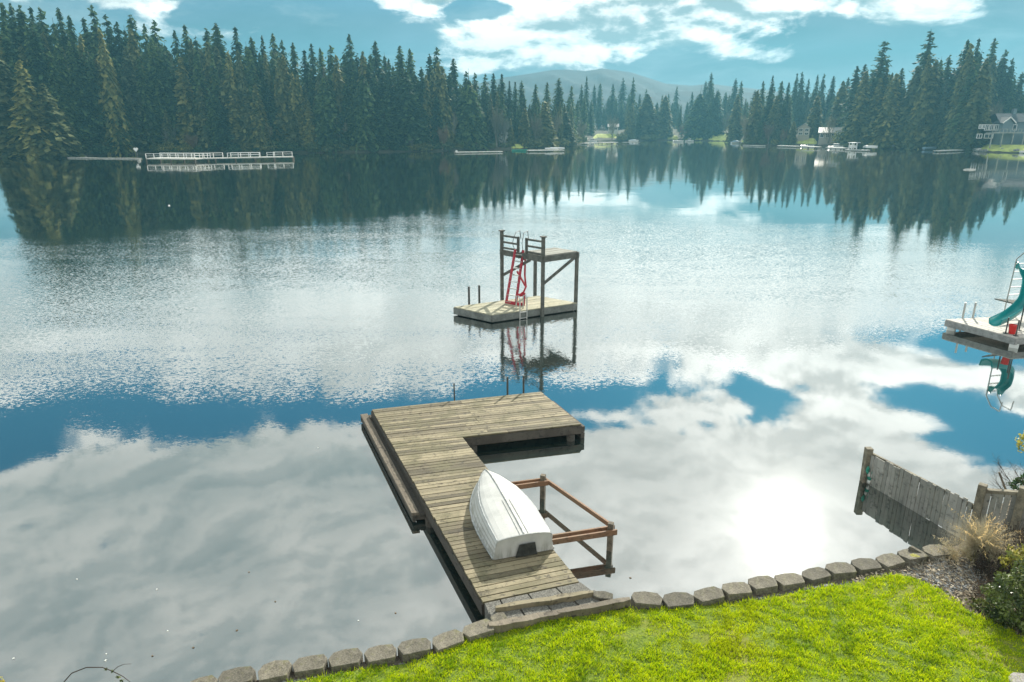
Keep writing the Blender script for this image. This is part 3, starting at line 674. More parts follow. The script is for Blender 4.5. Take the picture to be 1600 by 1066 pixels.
for sg in (-1, 1):
    m = MB(); m.tube([bpt(s, sg*bf(s)[1]*1.02, bf(s)[2]+.012*(1-s)) for s in ST], .012, 6); m.build('chine_rail', M['boattrim'], boat)
    m = MB(); m.tube([bpt(s, sg*(bf(s)[0]+.006), bf(s)[4]+.014) for s in ST], .016, 6); m.build('gunwale', M['boattrim'], boat)
m = MB(); edge = [bpt(-.012, -l, z) for l, z in q] + [bpt(-.012, l, z) for l, z in q[-2::-1]]; m.tube(edge[6:-6], .009, 5); m.build('transom_rim', M['boattrim'], boat)

# ------------------------------------------------------------------ posts with orange rails beside the boat
rail = thing('mooring_rail', at(849, 778, 0), 'two grey posts in the water joined to the dock by orange brown rails', 'railing')
P1, P2 = at(848, 778, 0), at(952.5, 859, 0)
t1, t2 = atd(847, 742, P1.y).z, atd(953, 817, P2.y).z
for P, t in ((P1, t1), (P2, t2)):
    m = MB(); m.box((P.x, P.y, (t-1.2)/2), (.095, .095, t+1.2), R(-20)); m.build('post', M['post'], rail, bevel=.006)
dr = (BRc-INc).normalized(); z1, z2 = t1-.15, t2-.15
bd = (INc-RRc).normalized()       # towards the dock
def to_dock(P): return isect(P, bd, INc, dr)
for P, z in ((P1, z1), (P2, z2)):
    D = to_dock(P); nrm = Vector((-bd.y, bd.x, 0))
    for s in (-1, 1):
        m = MB(); m.bar(Vector((P.x, P.y, z)) - bd*.09 + nrm*s*.070, Vector((D.x, D.y, z-.01)) + bd*.12 + nrm*s*.070, .036, .10 if s > 0 else .085); m.build('rail', M['rail'], rail, bevel=.003)
m = MB(); m.bar((P1.x+.065, P1.y+.05, z1), (P2.x+.065, P2.y+.05, z2+.02), .04, .085); m.build('rail', M['rail'], rail, bevel=.003)

# ------------------------------------------------------------------ swim float with jumping tower
FZ = .33
fB, fC, fA = at(768.5, 491.8, FZ), at(901.6, 473, FZ), at(709, 479.6, FZ); fD = fA + fC - fB
flo = thing('swim_float', (fB+fD)/2 - Vector((0, 0, FZ)), 'pale wooden swim float with a dark jumping tower in mid lake', 'swim float')
m = MB(); rr = random.Random(21); boards(m, fB, fC, fA, fD, .14, top=FZ, jit=.004); m.build('deck_boards', M['floatdeck'], flo)
m = MB(); c0 = (fB+fD)/2
for a, b in ((fA, fB), (fB, fC), (fC, fD), (fD, fA)): fascia(m, a, b, .25, FZ-.038, .05)
m.build('side_board', M['floatside'], flo)
m = MB(); Q = [p.lerp(c0, .06) for p in (fA, fB, fC, fD)]; m.prism([(p.x, p.y) for p in Q][::-1], -.15, FZ-.04); m.build('pontoon', M['floatdark'], flo)
for px, yb, yt in ((733, 473.5, 448), (749, 471.5, 446)):
    b = at(px, yb, FZ); t = atd(px, yt, b.y); m = MB(); m.tube([(b.x, b.y, -.6), (b.x, b.y, t.z)], .045, 10); m.build('mooring_pipe', M['pipe'], flo)
pBL, pFR, pR = at(784.5, 466.5, FZ), at(847.5, 482, FZ), at(899.5, 472, FZ); pBK = pBL + pR - pFR
hi = (atd(784.5, 362.8, pBL.y).z + atd(848.5, 369.5, pFR.y).z)/2; pl = (atd(783, 392, pBL.y).z + atd(848, 400, pFR.y).z + atd(902, 395, pR.y).z)/3
bkt = atd(841, 401, pBK.y).z
for P, t, w in ((pBL, hi, .11), (pFR, hi, .11), (pR, pl, .11), (pBK, bkt, .11)):
    m = MB(); m.box((P.x, P.y, (t-.1)/2), (w, w, t+.1), R(30)); m.build('tower_post', M['frame'], flo)
    if t == hi: m = MB(); m.box((P.x, P.y, t+.02), (.2, .2, .05), R(30)); m.build('post_cap', M['frame'], flo)
def lift(P, z): return Vector((P.x, P.y, z))
m = MB(); pM = pBL.lerp(pFR, .46); pN = pM + pR - pFR
for a, b in ((pBL, pFR), (pFR, pR), (pR, pN), (pN, pM)):
    d = (b-a).normalized()*.09; m.bar(lift(a-d, pl-.09), lift(b+d, pl-.09), .08, .22)
m.build('tower_beam', M['frame'], flo)
m = MB(); boards(m, pFR, pR, pM, pN, .14, top=pl+.055, gap=.022, jit=.02); m.build('tower_deck', pbr('tower_deck', wood_fn((.16, .165, .14), (.34, .345, .30), (.26, .26, .22), R(35)), rough=.75), flo)
m = MB(); cq = (pFR+pN)/2; m.prism([(q.x, q.y) for q in (p.lerp(cq, .05) for p in (pM, pFR, pR, pN))], pl-.16, pl+.012); m.build('tower_shade_slab', M['floatdark'], flo)  # dark slab added below the boards to paint the shade of the underside
for a, b, f in ((pFR, pR, .92), (pBL, pFR, .70)):
    m = MB(); m.bar(lift(a, FZ+.95), lift(a.lerp(b, f), pl-.2), .05, .11); m.build('brace', M['frame'], flo)
fs = pFR - pBL
for f0, f1 in ((0, .41), (.61, 1)):
    m = MB(); e = f1 if f0 == 0 else f0; q = pBL + fs*e; m.box((q.x, q.y, pl+.30), (.085, .085, .66), R(30))
    for z in (.10, .33, .58): m.bar(lift(pBL+fs*f0, pl+z), lift(pBL+fs*f1, pl+z), .045, .075)
    m.build('guard_rail', M['frame'], flo)
# red ladder leaning on the tower
lad = thing('ladder', at(798, 475, FZ), 'red ladder with pale rungs leaning against the jumping tower', 'ladder')
lb0, lb1 = at(790.7, 474, FZ+.02), at(805.6, 476.6, FZ+.02)
tY = (pBL + fs*.42).y - .12; lt0, lt1 = atd(805.2, 390, tY), atd(817.6, 391, tY)
for a, b in ((lb0, lt0), (lb1, lt1)): m = MB(); m.bar(a, b, .05, .12, up=(.5, -.86, 0)); m.build('stile', M['red'], lad)
m = MB(); m.bar(lb0 + Vector((0, 0, .06)), lb1 + Vector((0, 0, .06)), .06, .12); m.build('foot_bar', M['red'], lad)
for i in range(8): t = .04 + i*.125; m = MB(); m.bar(lb0.lerp(lt0, t), lb1.lerp(lt1, t), .09, .03); m.build('rung', M['alu'], lad)
sd = lt1 + Vector((.08, -.05, -.3))
m = MB(); pth = [sd, atd(820, 430, lb1.y+.3), atd(821.8, 448, lb1.y+.15), atd(818.5, 456, lb1.y+.1), atd(808, 464, lb1.y+.02), lb1 + Vector((.02, .0, .1))]
m.tube(pth, .038, 8); m.bar(sd, lt1 + Vector((-.05, .02, -.32)), .12, .14); m.bar(atd(807.5, 462, lb1.y+.1), atd(820.5, 460, lb1.y+.1), .06, .12); m.bar(atd(808, 424, lb1.y+.6), atd(821, 447, lb1.y+.18), .05, .07); m.build('side_brace', M['red'], lad)
m = MB(); q = lift(lb1, FZ+.06); m.bar(q, q+Vector((.36, -.02, 0)), .06, .12); m.bar(q + Vector((.34, 0, 0)), q+Vector((.36, 0, .45)), .05, .06); m.build('brace_foot', M['red'], lad)
# thin hoop handrail over the ladder head
for s_, q in ((-1, lt0), (1, lt1)):
    m = MB(); m.tube([q + Vector((0, .05, -.1)), q + Vector((-.12*(1 if s_ < 0 else .4), .1, .25)), q + Vector((.02, .3, .62)), q + Vector((.18, .55, .66)), q + Vector((.22, .75, .3))], .014, 6); m.build('handrail', M['pipe'], lad)
# aluminium boarding ladder over the float's side
bl = thing('boarding_ladder', at(813, 490, .1), 'short aluminium boarding ladder hooked over the edge of the swim float', 'ladder')
e = (fC-fB).normalized(); nn = Vector((e.y, -e.x, 0)); qa = fB.lerp(fC, .305) + nn*.07; qb = fB.lerp(fC, .385) + nn*.07
for q in (qa, qb): m = MB(); m.tube([lift(q, -.35), lift(q, .80), lift(q - nn*.10, .90), lift(q - nn*.28, .85), lift(q - nn*.30, FZ)], .024, 8); m.build('stile', M['alu'], bl)
for z in (-.1, .05, .28): m = MB(); m.bar(lift(qa, z), lift(qb, z), .06, .03); m.build('rung', M['alu'], bl)

# ------------------------------------------------------------------ float with the water slide
SZ = .38
sA, sB = at(1478, 499, SZ), at(1587, 527.6, SZ); u = (sB-sA); v_ = at(1566, 494.6, SZ) - sA; v_ = v_.normalized()*3.3; sD = sA + v_; sC = sB + v_
sf = thing('slide_float', (sA+sC)/2 - Vector((0, 0, SZ)), 'pale grey float on white blocks carrying a teal slide', 'float')
m = MB(); rr = random.Random(31); boards(m, sA, sB, sD, sC, .14, top=SZ, jit=.004); m.build('deck_boards', M['slidedeck'], sf)
m = MB()
for a, b in ((sA, sB), (sB, sC), (sC, sD), (sD, sA)): fascia(m, a, b, .21, SZ-.038, .05)
m.build('side_board', pbr('slide_side', color=(.27, .28, .27), rough=.7, var=.25), sf)
cc = (sA+sC)/2
for p in (sA, sB, sC, sD): q = p.lerp(cc, .10); m = MB(); m.box((q.x, q.y, .0), (.26, .26, .30), R(-40)); m.build('foam_block', M['bwhite'], sf)
for px, yb, py2, yt in ((1504, 497, 1509, 473), (1520, 496, 1525, 472.5)):
    b = at(px, yb, SZ); t = atd(py2, yt, b.y); m = MB(); m.tube([lift(b, -.6), b, t], .035, 10); m.build('mooring_pipe', M['alu'], sf)
ws = thing('water_slide', at(1580, 515, SZ), 'curved teal water slide with a steel ladder, standing on the slide float', 'slide')
lb = at(1567, 495.6, SZ); rb = lb + Vector((.50, .10, 0)); SY = lb.y
ltop = atd(1588.5, 405, SY - .35); rtop = ltop + Vector((.48, .1, 0))
for a, b in ((lb, ltop), (rb, rtop)): m = MB(); m.tube([a, b, b + Vector((.08, -.25, .32)), b + Vector((.05, -.75, .30)), b + Vector((0, -.85, -.1))], .022, 8); m.build('ladder_stile', M['alu'], ws)
for i in range(1, 8): t = i/7.6; m = MB(); a, b = lb.lerp(ltop, t), rb.lerp(rtop, t); m.bar(a, b, .07, .022); m.build('rung', M['alu'], ws)
# slide trough: swept U section
cen = [atd(1594, 419, 23.85), atd(1602, 422, 23.65), atd(1607, 436, 23.5), atd(1606, 452, 23.3), atd(1601, 470, 23.1), atd(1588, 486, 22.85), atd(1572, 498, 22.55), atd(1554, 507, 22.25)]
def spline(P, n):
    out = []; P = [P[0]*2-P[1]] + P + [P[-1]*2-P[-2]]
    for i in range(1, len(P)-2):
        for j in range(n):
            t = j/n; a, b, c, d = P[i-1], P[i], P[i+1], P[i+2]
            out.append(.5*((2*b) + (c-a)*t + (2*a-5*b+4*c-d)*t*t + (3*b-a-3*c+d)*t**3))
    return out + [P[-2]]
cl = spline(cen, 6); rows = []
for i, p in enumerate(cl):
    d = (cl[min(i+1, len(cl)-1)] - cl[max(i-1, 0)]); sd_ = Vector((.74, -.67, 0)); dn = d.normalized(); up = sd_.cross(dn).normalized()
    if up.z < 0: up = -up
    W = .17; row = []
    for l, h in ((-1.0, .0), (-1.12, .19), (-1.0, .22), (-.9, .17), (-.72, .05), (-.35, 0), (0, -.012), (.35, 0), (.72, .05), (.9, .17), (1.0, .22), (1.12, .19), (1.0, 0), (.5, -.055), (0, -.07), (-.5, -.055), (-1.0, 0)):
        row.append(p + sd_*(l*W) + up*h)
    rows.append(row)
m = MB(); m.grid(rows); m.add(rows[0][:-1], [tuple(range(16))]); m.add(rows[-1][:-1], [tuple(range(15, -1, -1))]); m.build('chute', M['tealplastic'], ws, smooth=True)
for px, py in ((1571, 521), (1587, 525), (1592, 516)):
    b = at(px, py, SZ); m = MB(); m.tube([b, lift(b, SZ+.55 if px < 1590 else 1.4)], .022, 8); m.box((b.x, b.y, SZ+.012), (.12, .12, .02)); m.build('slide_leg', M['pipe'], ws)
m = MB(); a = atd(1554, 466.3, SY-.15); b = atd(1596, 477, SY-.4); c = atd(1596, 469.5, SY+.15); m.add([a, b, c, a-Vector((0, 0, .04)), b-Vector((0, 0, .04)), c-Vector((0, 0, .04))], [(0, 1, 2), (5, 4, 3), (0, 3, 4, 1), (1, 4, 5, 2), (2, 5, 3, 0)])
m.build('platform_wing', M['frame'], ws)
bk = thing('bucket', at(1580, 521.5, SZ), 'bright red plastic bucket standing under the teal slide', 'bucket'); b = at(1580.5, 521.5, SZ)
m = MB(); n = 18; prof = [(.0, .004), (.095, .004), (.125, .29), (.135, .29), (.135, .31), (.118, .31), (.088, .02), (0, .02)]; rows = [[b + Vector((r*math.cos(2*math.pi*j/n), r*math.sin(2*math.pi*j/n), z)) for j in range(n+1)] for r, z in prof]; m.grid(rows); m.build('pail', M['bucket'], bk, smooth=False)
m = MB(); m.tube([b + Vector((.13*math.cos(t), .03, .30 - .10*math.sin(t))) for t in np.linspace(0, math.pi, 10)], .006, 6); m.build('handle', M['alu'], bk)

# ------------------------------------------------------------------ wooden fence running into the water
fe = thing('wooden_fence', at(1352, 752, 0), 'weathered grey picket fence running from the bank down into the lake', 'fence')
W0 = at(1353, 752, 0); W0b = atd(1358, 700, W0.y); PB = at(1523, 815, .42); PBt = atd(1525, 757, PB.y); PC = at(1583, 832, .42); PCt = atd(1587, 762, PC.y)
m = MB(); m.bar(W0 + Vector((-.02, 0, -.9)), W0b + Vector((0, 0, 0)), .13, .13, up=(0, 1, 0)); m.build('post', M['fencepost'], fe, bevel=.008)
for P, t in ((PB, PBt.z), (PC, PCt.z)): m = MB(); m.box((P.x, P.y, (t-.2)/2), (.125, .125, t+.2), R(-45)); m.build('post', M['fencepost'], fe, bevel=.008)
def pickets(m, a, b, za0, za1, zb0, zb1, w, seed, off):
    rr = random.Random(seed); d = b-a; d.z = 0; L = d.length; d.normalize(); nrm = Vector((d.y, -d.x, 0)); n = round(L/w)
    for i in range(n):
        t = (i+.5)/n; c = a + d*(L*t) + nrm*off; z0 = za0 + (zb0-za0)*t + rr.uniform(-.025, .025); z1 = za1 + (zb1-za1)*t + rr.uniform(-.022, .022)
        tilt = rr.uniform(-.012, .012); ww = w*rr.uniform(.84, .94)
        m.bar((c.x, c.y, z0), (c.x + d.x*tilt, c.y + d.y*tilt, z1), .02, ww, up=tuple(d))
m = MB(); pickets(m, W0.lerp(PB, .03), PB.lerp(W0, .03), -.03, W0b.z-.11, .0, PBt.z-.38, .088, 4, .05); m.build('picket_panel', M['fence'], fe)
m = MB()
for f in (.22, .62): m.bar(lift(W0, .0 + f), lift(PB, .05 + f), .045, .09)
m.build('back_rail', M['fencepost'], fe)
m = MB(); pickets(m, PB.lerp(PC, .1), PC.lerp(PB, .1), .38, PBt.z-.16, .40, PCt.z-.14, .09, 6, .0); m.build('picket_panel', M['fence'], fe)
m = MB(); d = (PC-PB).normalized(); nrm = Vector((d.y, -d.x, 0)); m.bar(lift(PB, PBt.z-.13) + nrm*-.03 , lift(PC, PCt.z-.12) - nrm*.03, .09, .06); m.bar(lift(PB, PBt.z-.18) - nrm*.045, lift(PC, PCt.z-.16) - nrm*.045, .03, .09); m.build('top_rail', M['fencepost'], fe)
PD = PC + (PC-PB).normalized()*1.2; m = MB(); pickets(m, PC.lerp(PD, .04), PD, .40, PCt.z-.05, .42, PCt.z+.0, .11, 9, .0); m.build('picket_panel', M['fence'], fe)
# small net floats hung at the end of the fence
rr = random.Random(12)
for i, (px, py, c) in enumerate(((1355, 735, 0), (1359, 744, 1), (1364, 741, 2), (1357, 750, 2), (1366, 752, 1), (1351, 742, 3), (1350, 750, 3), (1374, 746, 3))):
    p = atd(px, py, W0.y - .12 + rr.uniform(-.03, .03)); ba = ('teal', 'green and white', 'white and green', 'brown')[c]
    t = thing('bottle_float', p, ('teal bottle float topmost in the bunch on the lake end fence post', 'white topped green bottle float beside the topmost teal one on the fence post', 'white bottle float in the middle of the bunch on the fence post', 'white bottle float at the bottom of the bunch near the waterline', 'white topped green bottle float hanging lowest on the picket side of the bunch', 'brown bottle float highest on the lake side of the fence post', 'brown bottle float low on the lake side of the fence post', 'small brown bottle float hanging on the first pickets')[i], 'bottle', 'bottle floats hanging on the fence end')
    tl = rr.uniform(-.04, .04); r = .032
    body = M['bgreen'] if c in (0, 1) else (M['bwhite'] if c == 2 else M['post']); top = M['bwhite'] if c in (1,) else (M['bgreen'] if c == 2 else body)
    m = MB(); m.tube([p + Vector((0, 0, -.07)), p + Vector((tl*.3, 0, -.065)), p + Vector((tl*.6, 0, .0))], [r*.8, r, r], 10); m.build('body', body, t, smooth=True)
    m = MB(); m.tube([p + Vector((tl*.6, 0, .0)), p + Vector((tl, 0, .05)), p + Vector((tl, 0, .075)), p + Vector((tl, 0, .09))], [r, r, r*.4, r*.4], 10); m.build('top', top, t, smooth=True)

# ------------------------------------------------------------------ plants by the fence
def blade_strips(P0, D, Hh, bend, W, seg, g):
    """long arching blades: P0 (n,3) base, D (n,2) direction, returns quads"""
    n = len(P0); t = np.linspace(0, 1, seg+1); side = np.stack([-D[:, 1], D[:, 0], 0*D[:, 0]], 1)
    pts = []
    for s in t:
        out = bend*s**2.0; up = Hh*(s - .30*s**3*np.clip(bend/np.maximum(Hh, .01), 0, 1.6))
        c = P0 + np.stack([D[:, 0]*out, D[:, 1]*out, up], 1); w = (W*(1 - s*.85))[:, None]
        pts.append((c - side*w, c + side*w))
    q = [np.stack([pts[i][0], pts[i][1], pts[i+1][1], pts[i+1][0]], 1) for i in range(seg)]
    return np.concatenate(q, 0).reshape(-1, 3)
def straw_tuft(loc, n, h, spread, label, seed, mat='strawgrass', name='ornamental_grass', green=0):
    g = np.random.default_rng(seed); t = thing(name, loc, label, 'ornamental grass')
    a = g.uniform(0, 6.28, n); r = np.abs(g.normal(0, .07, n)); D = np.stack([np.cos(a), np.sin(a)], 1)
    P0 = np.stack([r*D[:, 0], r*D[:, 1], 0*a], 1); hh = h*g.uniform(.45, 1.1, n); be = spread*g.uniform(.1, 1.2, n)
    V = blade_strips(P0, D, hh, be, np.full(n, .0032), 6, g); np_mesh('blades', V, 4, M[mat], t, np.tile(g.uniform(0, 1, n), 6))
    n2 = 46; a = g.uniform(0, 6.28, n2); D = np.stack([np.cos(a), np.sin(a)], 1); out = []
    hh = h*g.uniform(.9, 1.3, n2); be = spread*g.uniform(.5, 1.5, n2)
    for i in range(n2):                      # feathery seed heads at the arched ends
        for k_ in range(16):
            s = .62 + .38*k_/15; o_ = be[i]*s**2; z = hh[i]*(s - .3*s**3*min(1.6, be[i]/hh[i])); c = np.array([D[i, 0]*o_, D[i, 1]*o_, z])
            d = g.normal(0, .022, 3); d[2] -= .02; w_ = g.normal(0, .0035, 3); out += [c-w_, c+w_, c+d+w_*.3, c+d-w_*.3]
    np_mesh('seed_heads', np.array(out), 4, M[mat], t, g.uniform(.3, 1, len(out)//4))
    if green:
        a = g.uniform(0, 6.28, green); D = np.stack([np.cos(a), np.sin(a)], 1); P0 = np.stack([.09*D[:, 0]-.10, .09*D[:, 1]-.05, 0*a], 1)
        np_mesh('green_blades', blade_strips(P0, D, h*.45*g.uniform(.5, 1, green), spread*.5*g.uniform(.3, 1, green), np.full(green, .0035), 4, g), 4, M['yellowleaf'], t, np.tile(g.uniform(0, 1, green), 4))
    return t
def on_bank(px, py): 
    p = at(px, py, .46); p.z = near_z(p.x, p.y); return p
straw_tuft(on_bank(1530, 868), 2400, .62, .46, 'pale straw ornamental grass arching beside the near fence post', 1, green=120)
straw_tuft(on_bank(1492, 868), 120, .26, .30, 'small sparse tuft of dry grass leaning over the edging by the tilted slab', 2)

def twig_tree(P, seed, depth, length, rad, spread, up, kids, out):
    """recursive bare branching, three sided tapering twigs, collected as triangles"""
    g = random.Random(seed)
    def rec(p, d, L, r, k):
        q = p; dd = d
        for s_ in range(2):
            dd = (dd + Vector((g.gauss(0, .14), g.gauss(0, .14), g.gauss(0, .10) + up*.12))).normalized(); e = q + dd*(L/2)
            a = dd.cross(Vector((.3, .5, .8))).normalized(); b = dd.cross(a); r0 = r*(1-.22*s_); r1 = r*(.78-.22*s_)
            c0 = [q + (a*math.cos(t)+b*math.sin(t))*r0 for t in (0, 2.09, 4.19)]; c1 = [e + (a*math.cos(t)+b*math.sin(t))*r1 for t in (0, 2.09, 4.19)]
            for i in range(3): j = (i+1) % 3; out.extend([c0[i], c0[j], c1[j], c1[i]])
            q = e
            if k > 0 and s_ == 0 or k > 0:
                for _ in range(kids):
                    nd = (dd + Vector((g.gauss(0, spread), g.gauss(0, spread), g.gauss(0, spread*.7) + up*.3))).normalized(); rec(q if s_ else p.lerp(q, g.uniform(.5, 1)), nd, L*g.uniform(.55, .82), r*.55, k-1)
    for p, d in P: rec(p, d, length, rad, depth)
def twig_mesh(name, roots, seed, depth, length, rad, spread, up, kids, mat, parent=None):
    out = []; twig_tree(roots, seed, depth, length, rad, spread, up, kids, out); off = Vector(parent.location) if parent else Vector((0, 0, 0))
    V = np.array([tuple(v - off) for v in out]); return np_mesh(name, V, 4, M[mat] if isinstance(mat, str) else mat, parent, np.random.default_rng(seed).uniform(0, 1, len(V)//4))

# bare shrub with ivy behind the fence
b = on_bank(1612, 800); b = Vector((b.x + .12, b.y+.25, b.z))
t = thing('bare_shrub', b, 'leafless dark twiggy shrub rising behind the fence corner', 'shrub')
twig_mesh('branches', [(b, Vector((-.35, .1, 1)).normalized()), (b, Vector((-.05, 0, 1)).normalized()), (b, Vector((-.6, .2, .85)).normalized()), (b, Vector((.2, -.1, 1)))], 5, 4, .46, .016, .42, .2, 2, 'brownstalk', t)
def leaf_ball(name, c, rad, n, size, mat, parent, seed, lump=.3, flat=1.0):
    g = np.random.default_rng(seed); d = g.normal(0, 1, (n, 3)); d /= np.linalg.norm(d, axis=1)[:, None]
    lum = 1 + lump*(np.sin(d[:, 0]*5+seed)*np.sin(d[:, 1]*6+1)*.6 + np.sin(d[:, 2]*9+d[:, 0]*7)*.4)
    r = (g.uniform(.25, 1, n)**.38)*lum; p = d*r[:, None]*np.array(rad)
    L_ = size*g.uniform(.6, 1.3, n); a = g.normal(0, 1, (n, 3)); a /= np.linalg.norm(a, axis=1)[:, None]; b_ = np.cross(a, d + g.normal(0, .5, (n, 3))); b_ /= np.maximum(np.linalg.norm(b_, axis=1), 1e-6)[:, None]
    u = a*L_[:, None]; w = b_*(L_*.55)[:, None]; V = np.stack([p-u, p-w, p+u, p+w], 1).reshape(-1, 3) + np.array(c - Vector(parent.location))
    return np_mesh(name, V, 4, M[mat], parent, np.clip(.5 + .3*np.sin(d[:, 0]*6+d[:, 2]*5) + g.normal(0, .25, n), 0, 1))
c = atd(1600, 762, b.y-.1)
iv = thing('ivy', Vector((c.x, c.y, c.z-.2)), 'green ivy clump climbing the corner post of the fence', 'ivy'); leaf_ball('leaves', c, (.22, .2, .26), 420, .032, 'ivy', iv, 3)
c2 = atd(1604, 690, b.y+.2); iv2 = thing('evergreen_sprig', c2 - Vector((0, 0, .2)), 'yellow green evergreen sprig above the bare shrub at the frame edge', 'sprig'); leaf_ball('leaves', c2, (.16, .14, .2), 260, .03, 'yellowleaf', iv2, 9)
a0 = atd(1574, 772, PC.y+.35); a1 = atd(1561, 738, PC.y+.35); m = MB(); m.tube([lift(a0, .3) + (a0-a1)*.4, a0, a1], [.02, .018, .016], 7); tag(ground_origin(m.build('garden_stake', M['post'])), 'thin leaning wooden stake behind the top rail of the fence', 'stake')

# dead perennials: upright brown stalks with dark seed knots
def dead_stalks(px, py, n, h, rad, label, seed):
    g = random.Random(seed); b = on_bank(px, py); t = thing('dead_perennial', b, label, 'dead plant', 'dead perennials in the planting bed'); m = MB(); kn = m
    for i in range(n):
        a = g.uniform(0, 6.28); r = rad*math.sqrt(g.random()); p = b + Vector((r*math.cos(a), r*math.sin(a), -.01)); hh = h*g.uniform(.5, 1.1); ln = Vector((g.gauss(0, .10), g.gauss(0, .10), 1))
        pts = [p, p + ln*hh*.5, p + ln*hh + Vector((g.gauss(0, .03), g.gauss(0, .03), 0))]; m.tube(pts, [.005, .004, .003], 4)
        for j in range(g.randint(2, 5)):
            q = p + ln*hh*(.5 + .5*j/4.0) + Vector((g.gauss(0, .008), g.gauss(0, .008), 0)); s = g.uniform(.008, .017); kn.tube([q - Vector((0, 0, s)), q, q + Vector((0, 0, s))], [s*.4, s, s*.4], 5)
        if g.random() < .7: q = p + ln*hh*g.uniform(.3, .7); e = q + Vector((g.gauss(0, .09), g.gauss(0, .09), g.uniform(0, .08))); m.tube([q, e], [.003, .002], 4)
    m.build('stalks', M['brownstalk'], t)
dead_stalks(1578, 872, 80, .56, .26, 'tall dead brown perennial stalks between the straw grass and the fence', 1)
dead_stalks(1552, 902, 80, .38, .28, 'short dead brown perennial stalks below the straw grass clump', 2)
dead_stalks(1602, 862, 30, .50, .20, 'dead brown stalks crowding the bed at the frame edge', 3)
b = on_bank(1470, 890); t = thing('dry_twigs', b, 'low tangle of dry pale twigs on the bed below the edging stones', 'twigs')
twig_mesh('stems', [(b + Vector((random.Random(i).uniform(-.35, .35), random.Random(i+50).uniform(-.14, .14), 0)), Vector((random.Random(i+9).gauss(0, .9), random.Random(i+19).gauss(0, .9), .55)).normalized()) for i in range(34)], 8, 1, .20, .004, .5, .0, 2, 'litter', t)
b = on_bank(1548, 930); t = thing('dry_twigs', b, 'fallen brown twigs lying beside the green shrub', 'twigs')
twig_mesh('stems', [(b + Vector((random.Random(i+70).uniform(-.35, .3), random.Random(i+90).uniform(-.2, .2), 0)), Vector((random.Random(i+29).gauss(0, .9), random.Random(i+39).gauss(0, .9), .45)).normalized()) for i in range(30)], 18, 1, .24, .005, .5, .0, 2, 'brownstalk', t)
b = on_bank(1602, 975); t = thing('box_shrub', b, 'dense small leaved green shrub at the lawn corner', 'shrub')
leaf_ball('leaves', b + Vector((-.02, .05, .30)), (.50, .48, .46), 7000, .026, 'boxleaf', t, 4, .25)
twig_mesh('stems', [(b + Vector((.06, .05, 0)), Vector((math.cos(i), math.sin(i), 1.2)).normalized()) for i in range(6)], 3, 2, .22, .012, .4, .1, 2, 'brownstalk', t)
b = on_bank(1606, 905); t = thing('golden_shrub', b, 'yellow green leafy shrub behind the dense green shrub', 'shrub')
leaf_ball('leaves', b + Vector((-.04, 0, .26)), (.36, .30, .27), 1500, .030, 'yellowleaf', t, 6, .4)
twig_mesh('stems', [(b, Vector((math.cos(i*1.3)*.6, math.sin(i*1.3)*.6, 1.0)).normalized()) for i in range(7)], 13, 2, .2, .007, .4, .1, 2, 'brownstalk', t)
for i, (px, py) in enumerate(((1532, 948), (1556, 966))):
    b = on_bank(px, py); t = thing('weed_clump', b, ('small green weed clump beside the lawn edge, nearer the fence', 'small green weed clump against the dense green shrub')[i], 'weed'); leaf_ball('leaves', b + Vector((0, 0, .05)), (.17, .13, .07), 260, .024, 'boxleaf', t, 20+i, .4)
# bramble reaching over the water from below the frame
bz = atd(98, 1072, 6.35); t = thing('bramble', Vector((bz.x, bz.y, .4)), 'thin arching bramble stem hanging over the water at the lower edge', 'bramble')
pts = [atd(70, 1130, 6.3), atd(98, 1068, 6.33), atd(112, 1052, 6.36), atd(135, 1043, 6.38), atd(160, 1043, 6.40), atd(176, 1049, 6.42), atd(192, 1057, 6.42), atd(206, 1068, 6.42)]
m = MB(); m.tube(pts, [.008, .007, .006, .006, .005, .005, .004, .003], 6); m.tube([pts[5], atd(184, 1042, 6.45), atd(194, 1038, 6.46), atd(205, 1037.5, 6.47)], [.004, .004, .003, .002], 5); m.build('stem', M['brownstalk'], t)
for px, py in ((176, 1048), (164, 1046), (184, 1059), (190, 1064)): leaf_ball('leaves', atd(px, py, 6.42), (.022, .02, .018), 8, .016, 'boxleaf', t, int(px), .3)
for px, py, l in ((0, 1062, 'yellow green shoot tips poking up at the lower left frame corner'),):
    c = atd(px, py, 6.3); t = thing('shoot', c - Vector((0, 0, .3)), l, 'shoot'); leaf_ball('leaves', c, (.05, .04, .05), 40, .018, 'yellowleaf', t, 5); m = MB(); m.tube([c - Vector((0, 0, .3)), c], .004, 5); m.build('stem', M['brownstalk'], t)

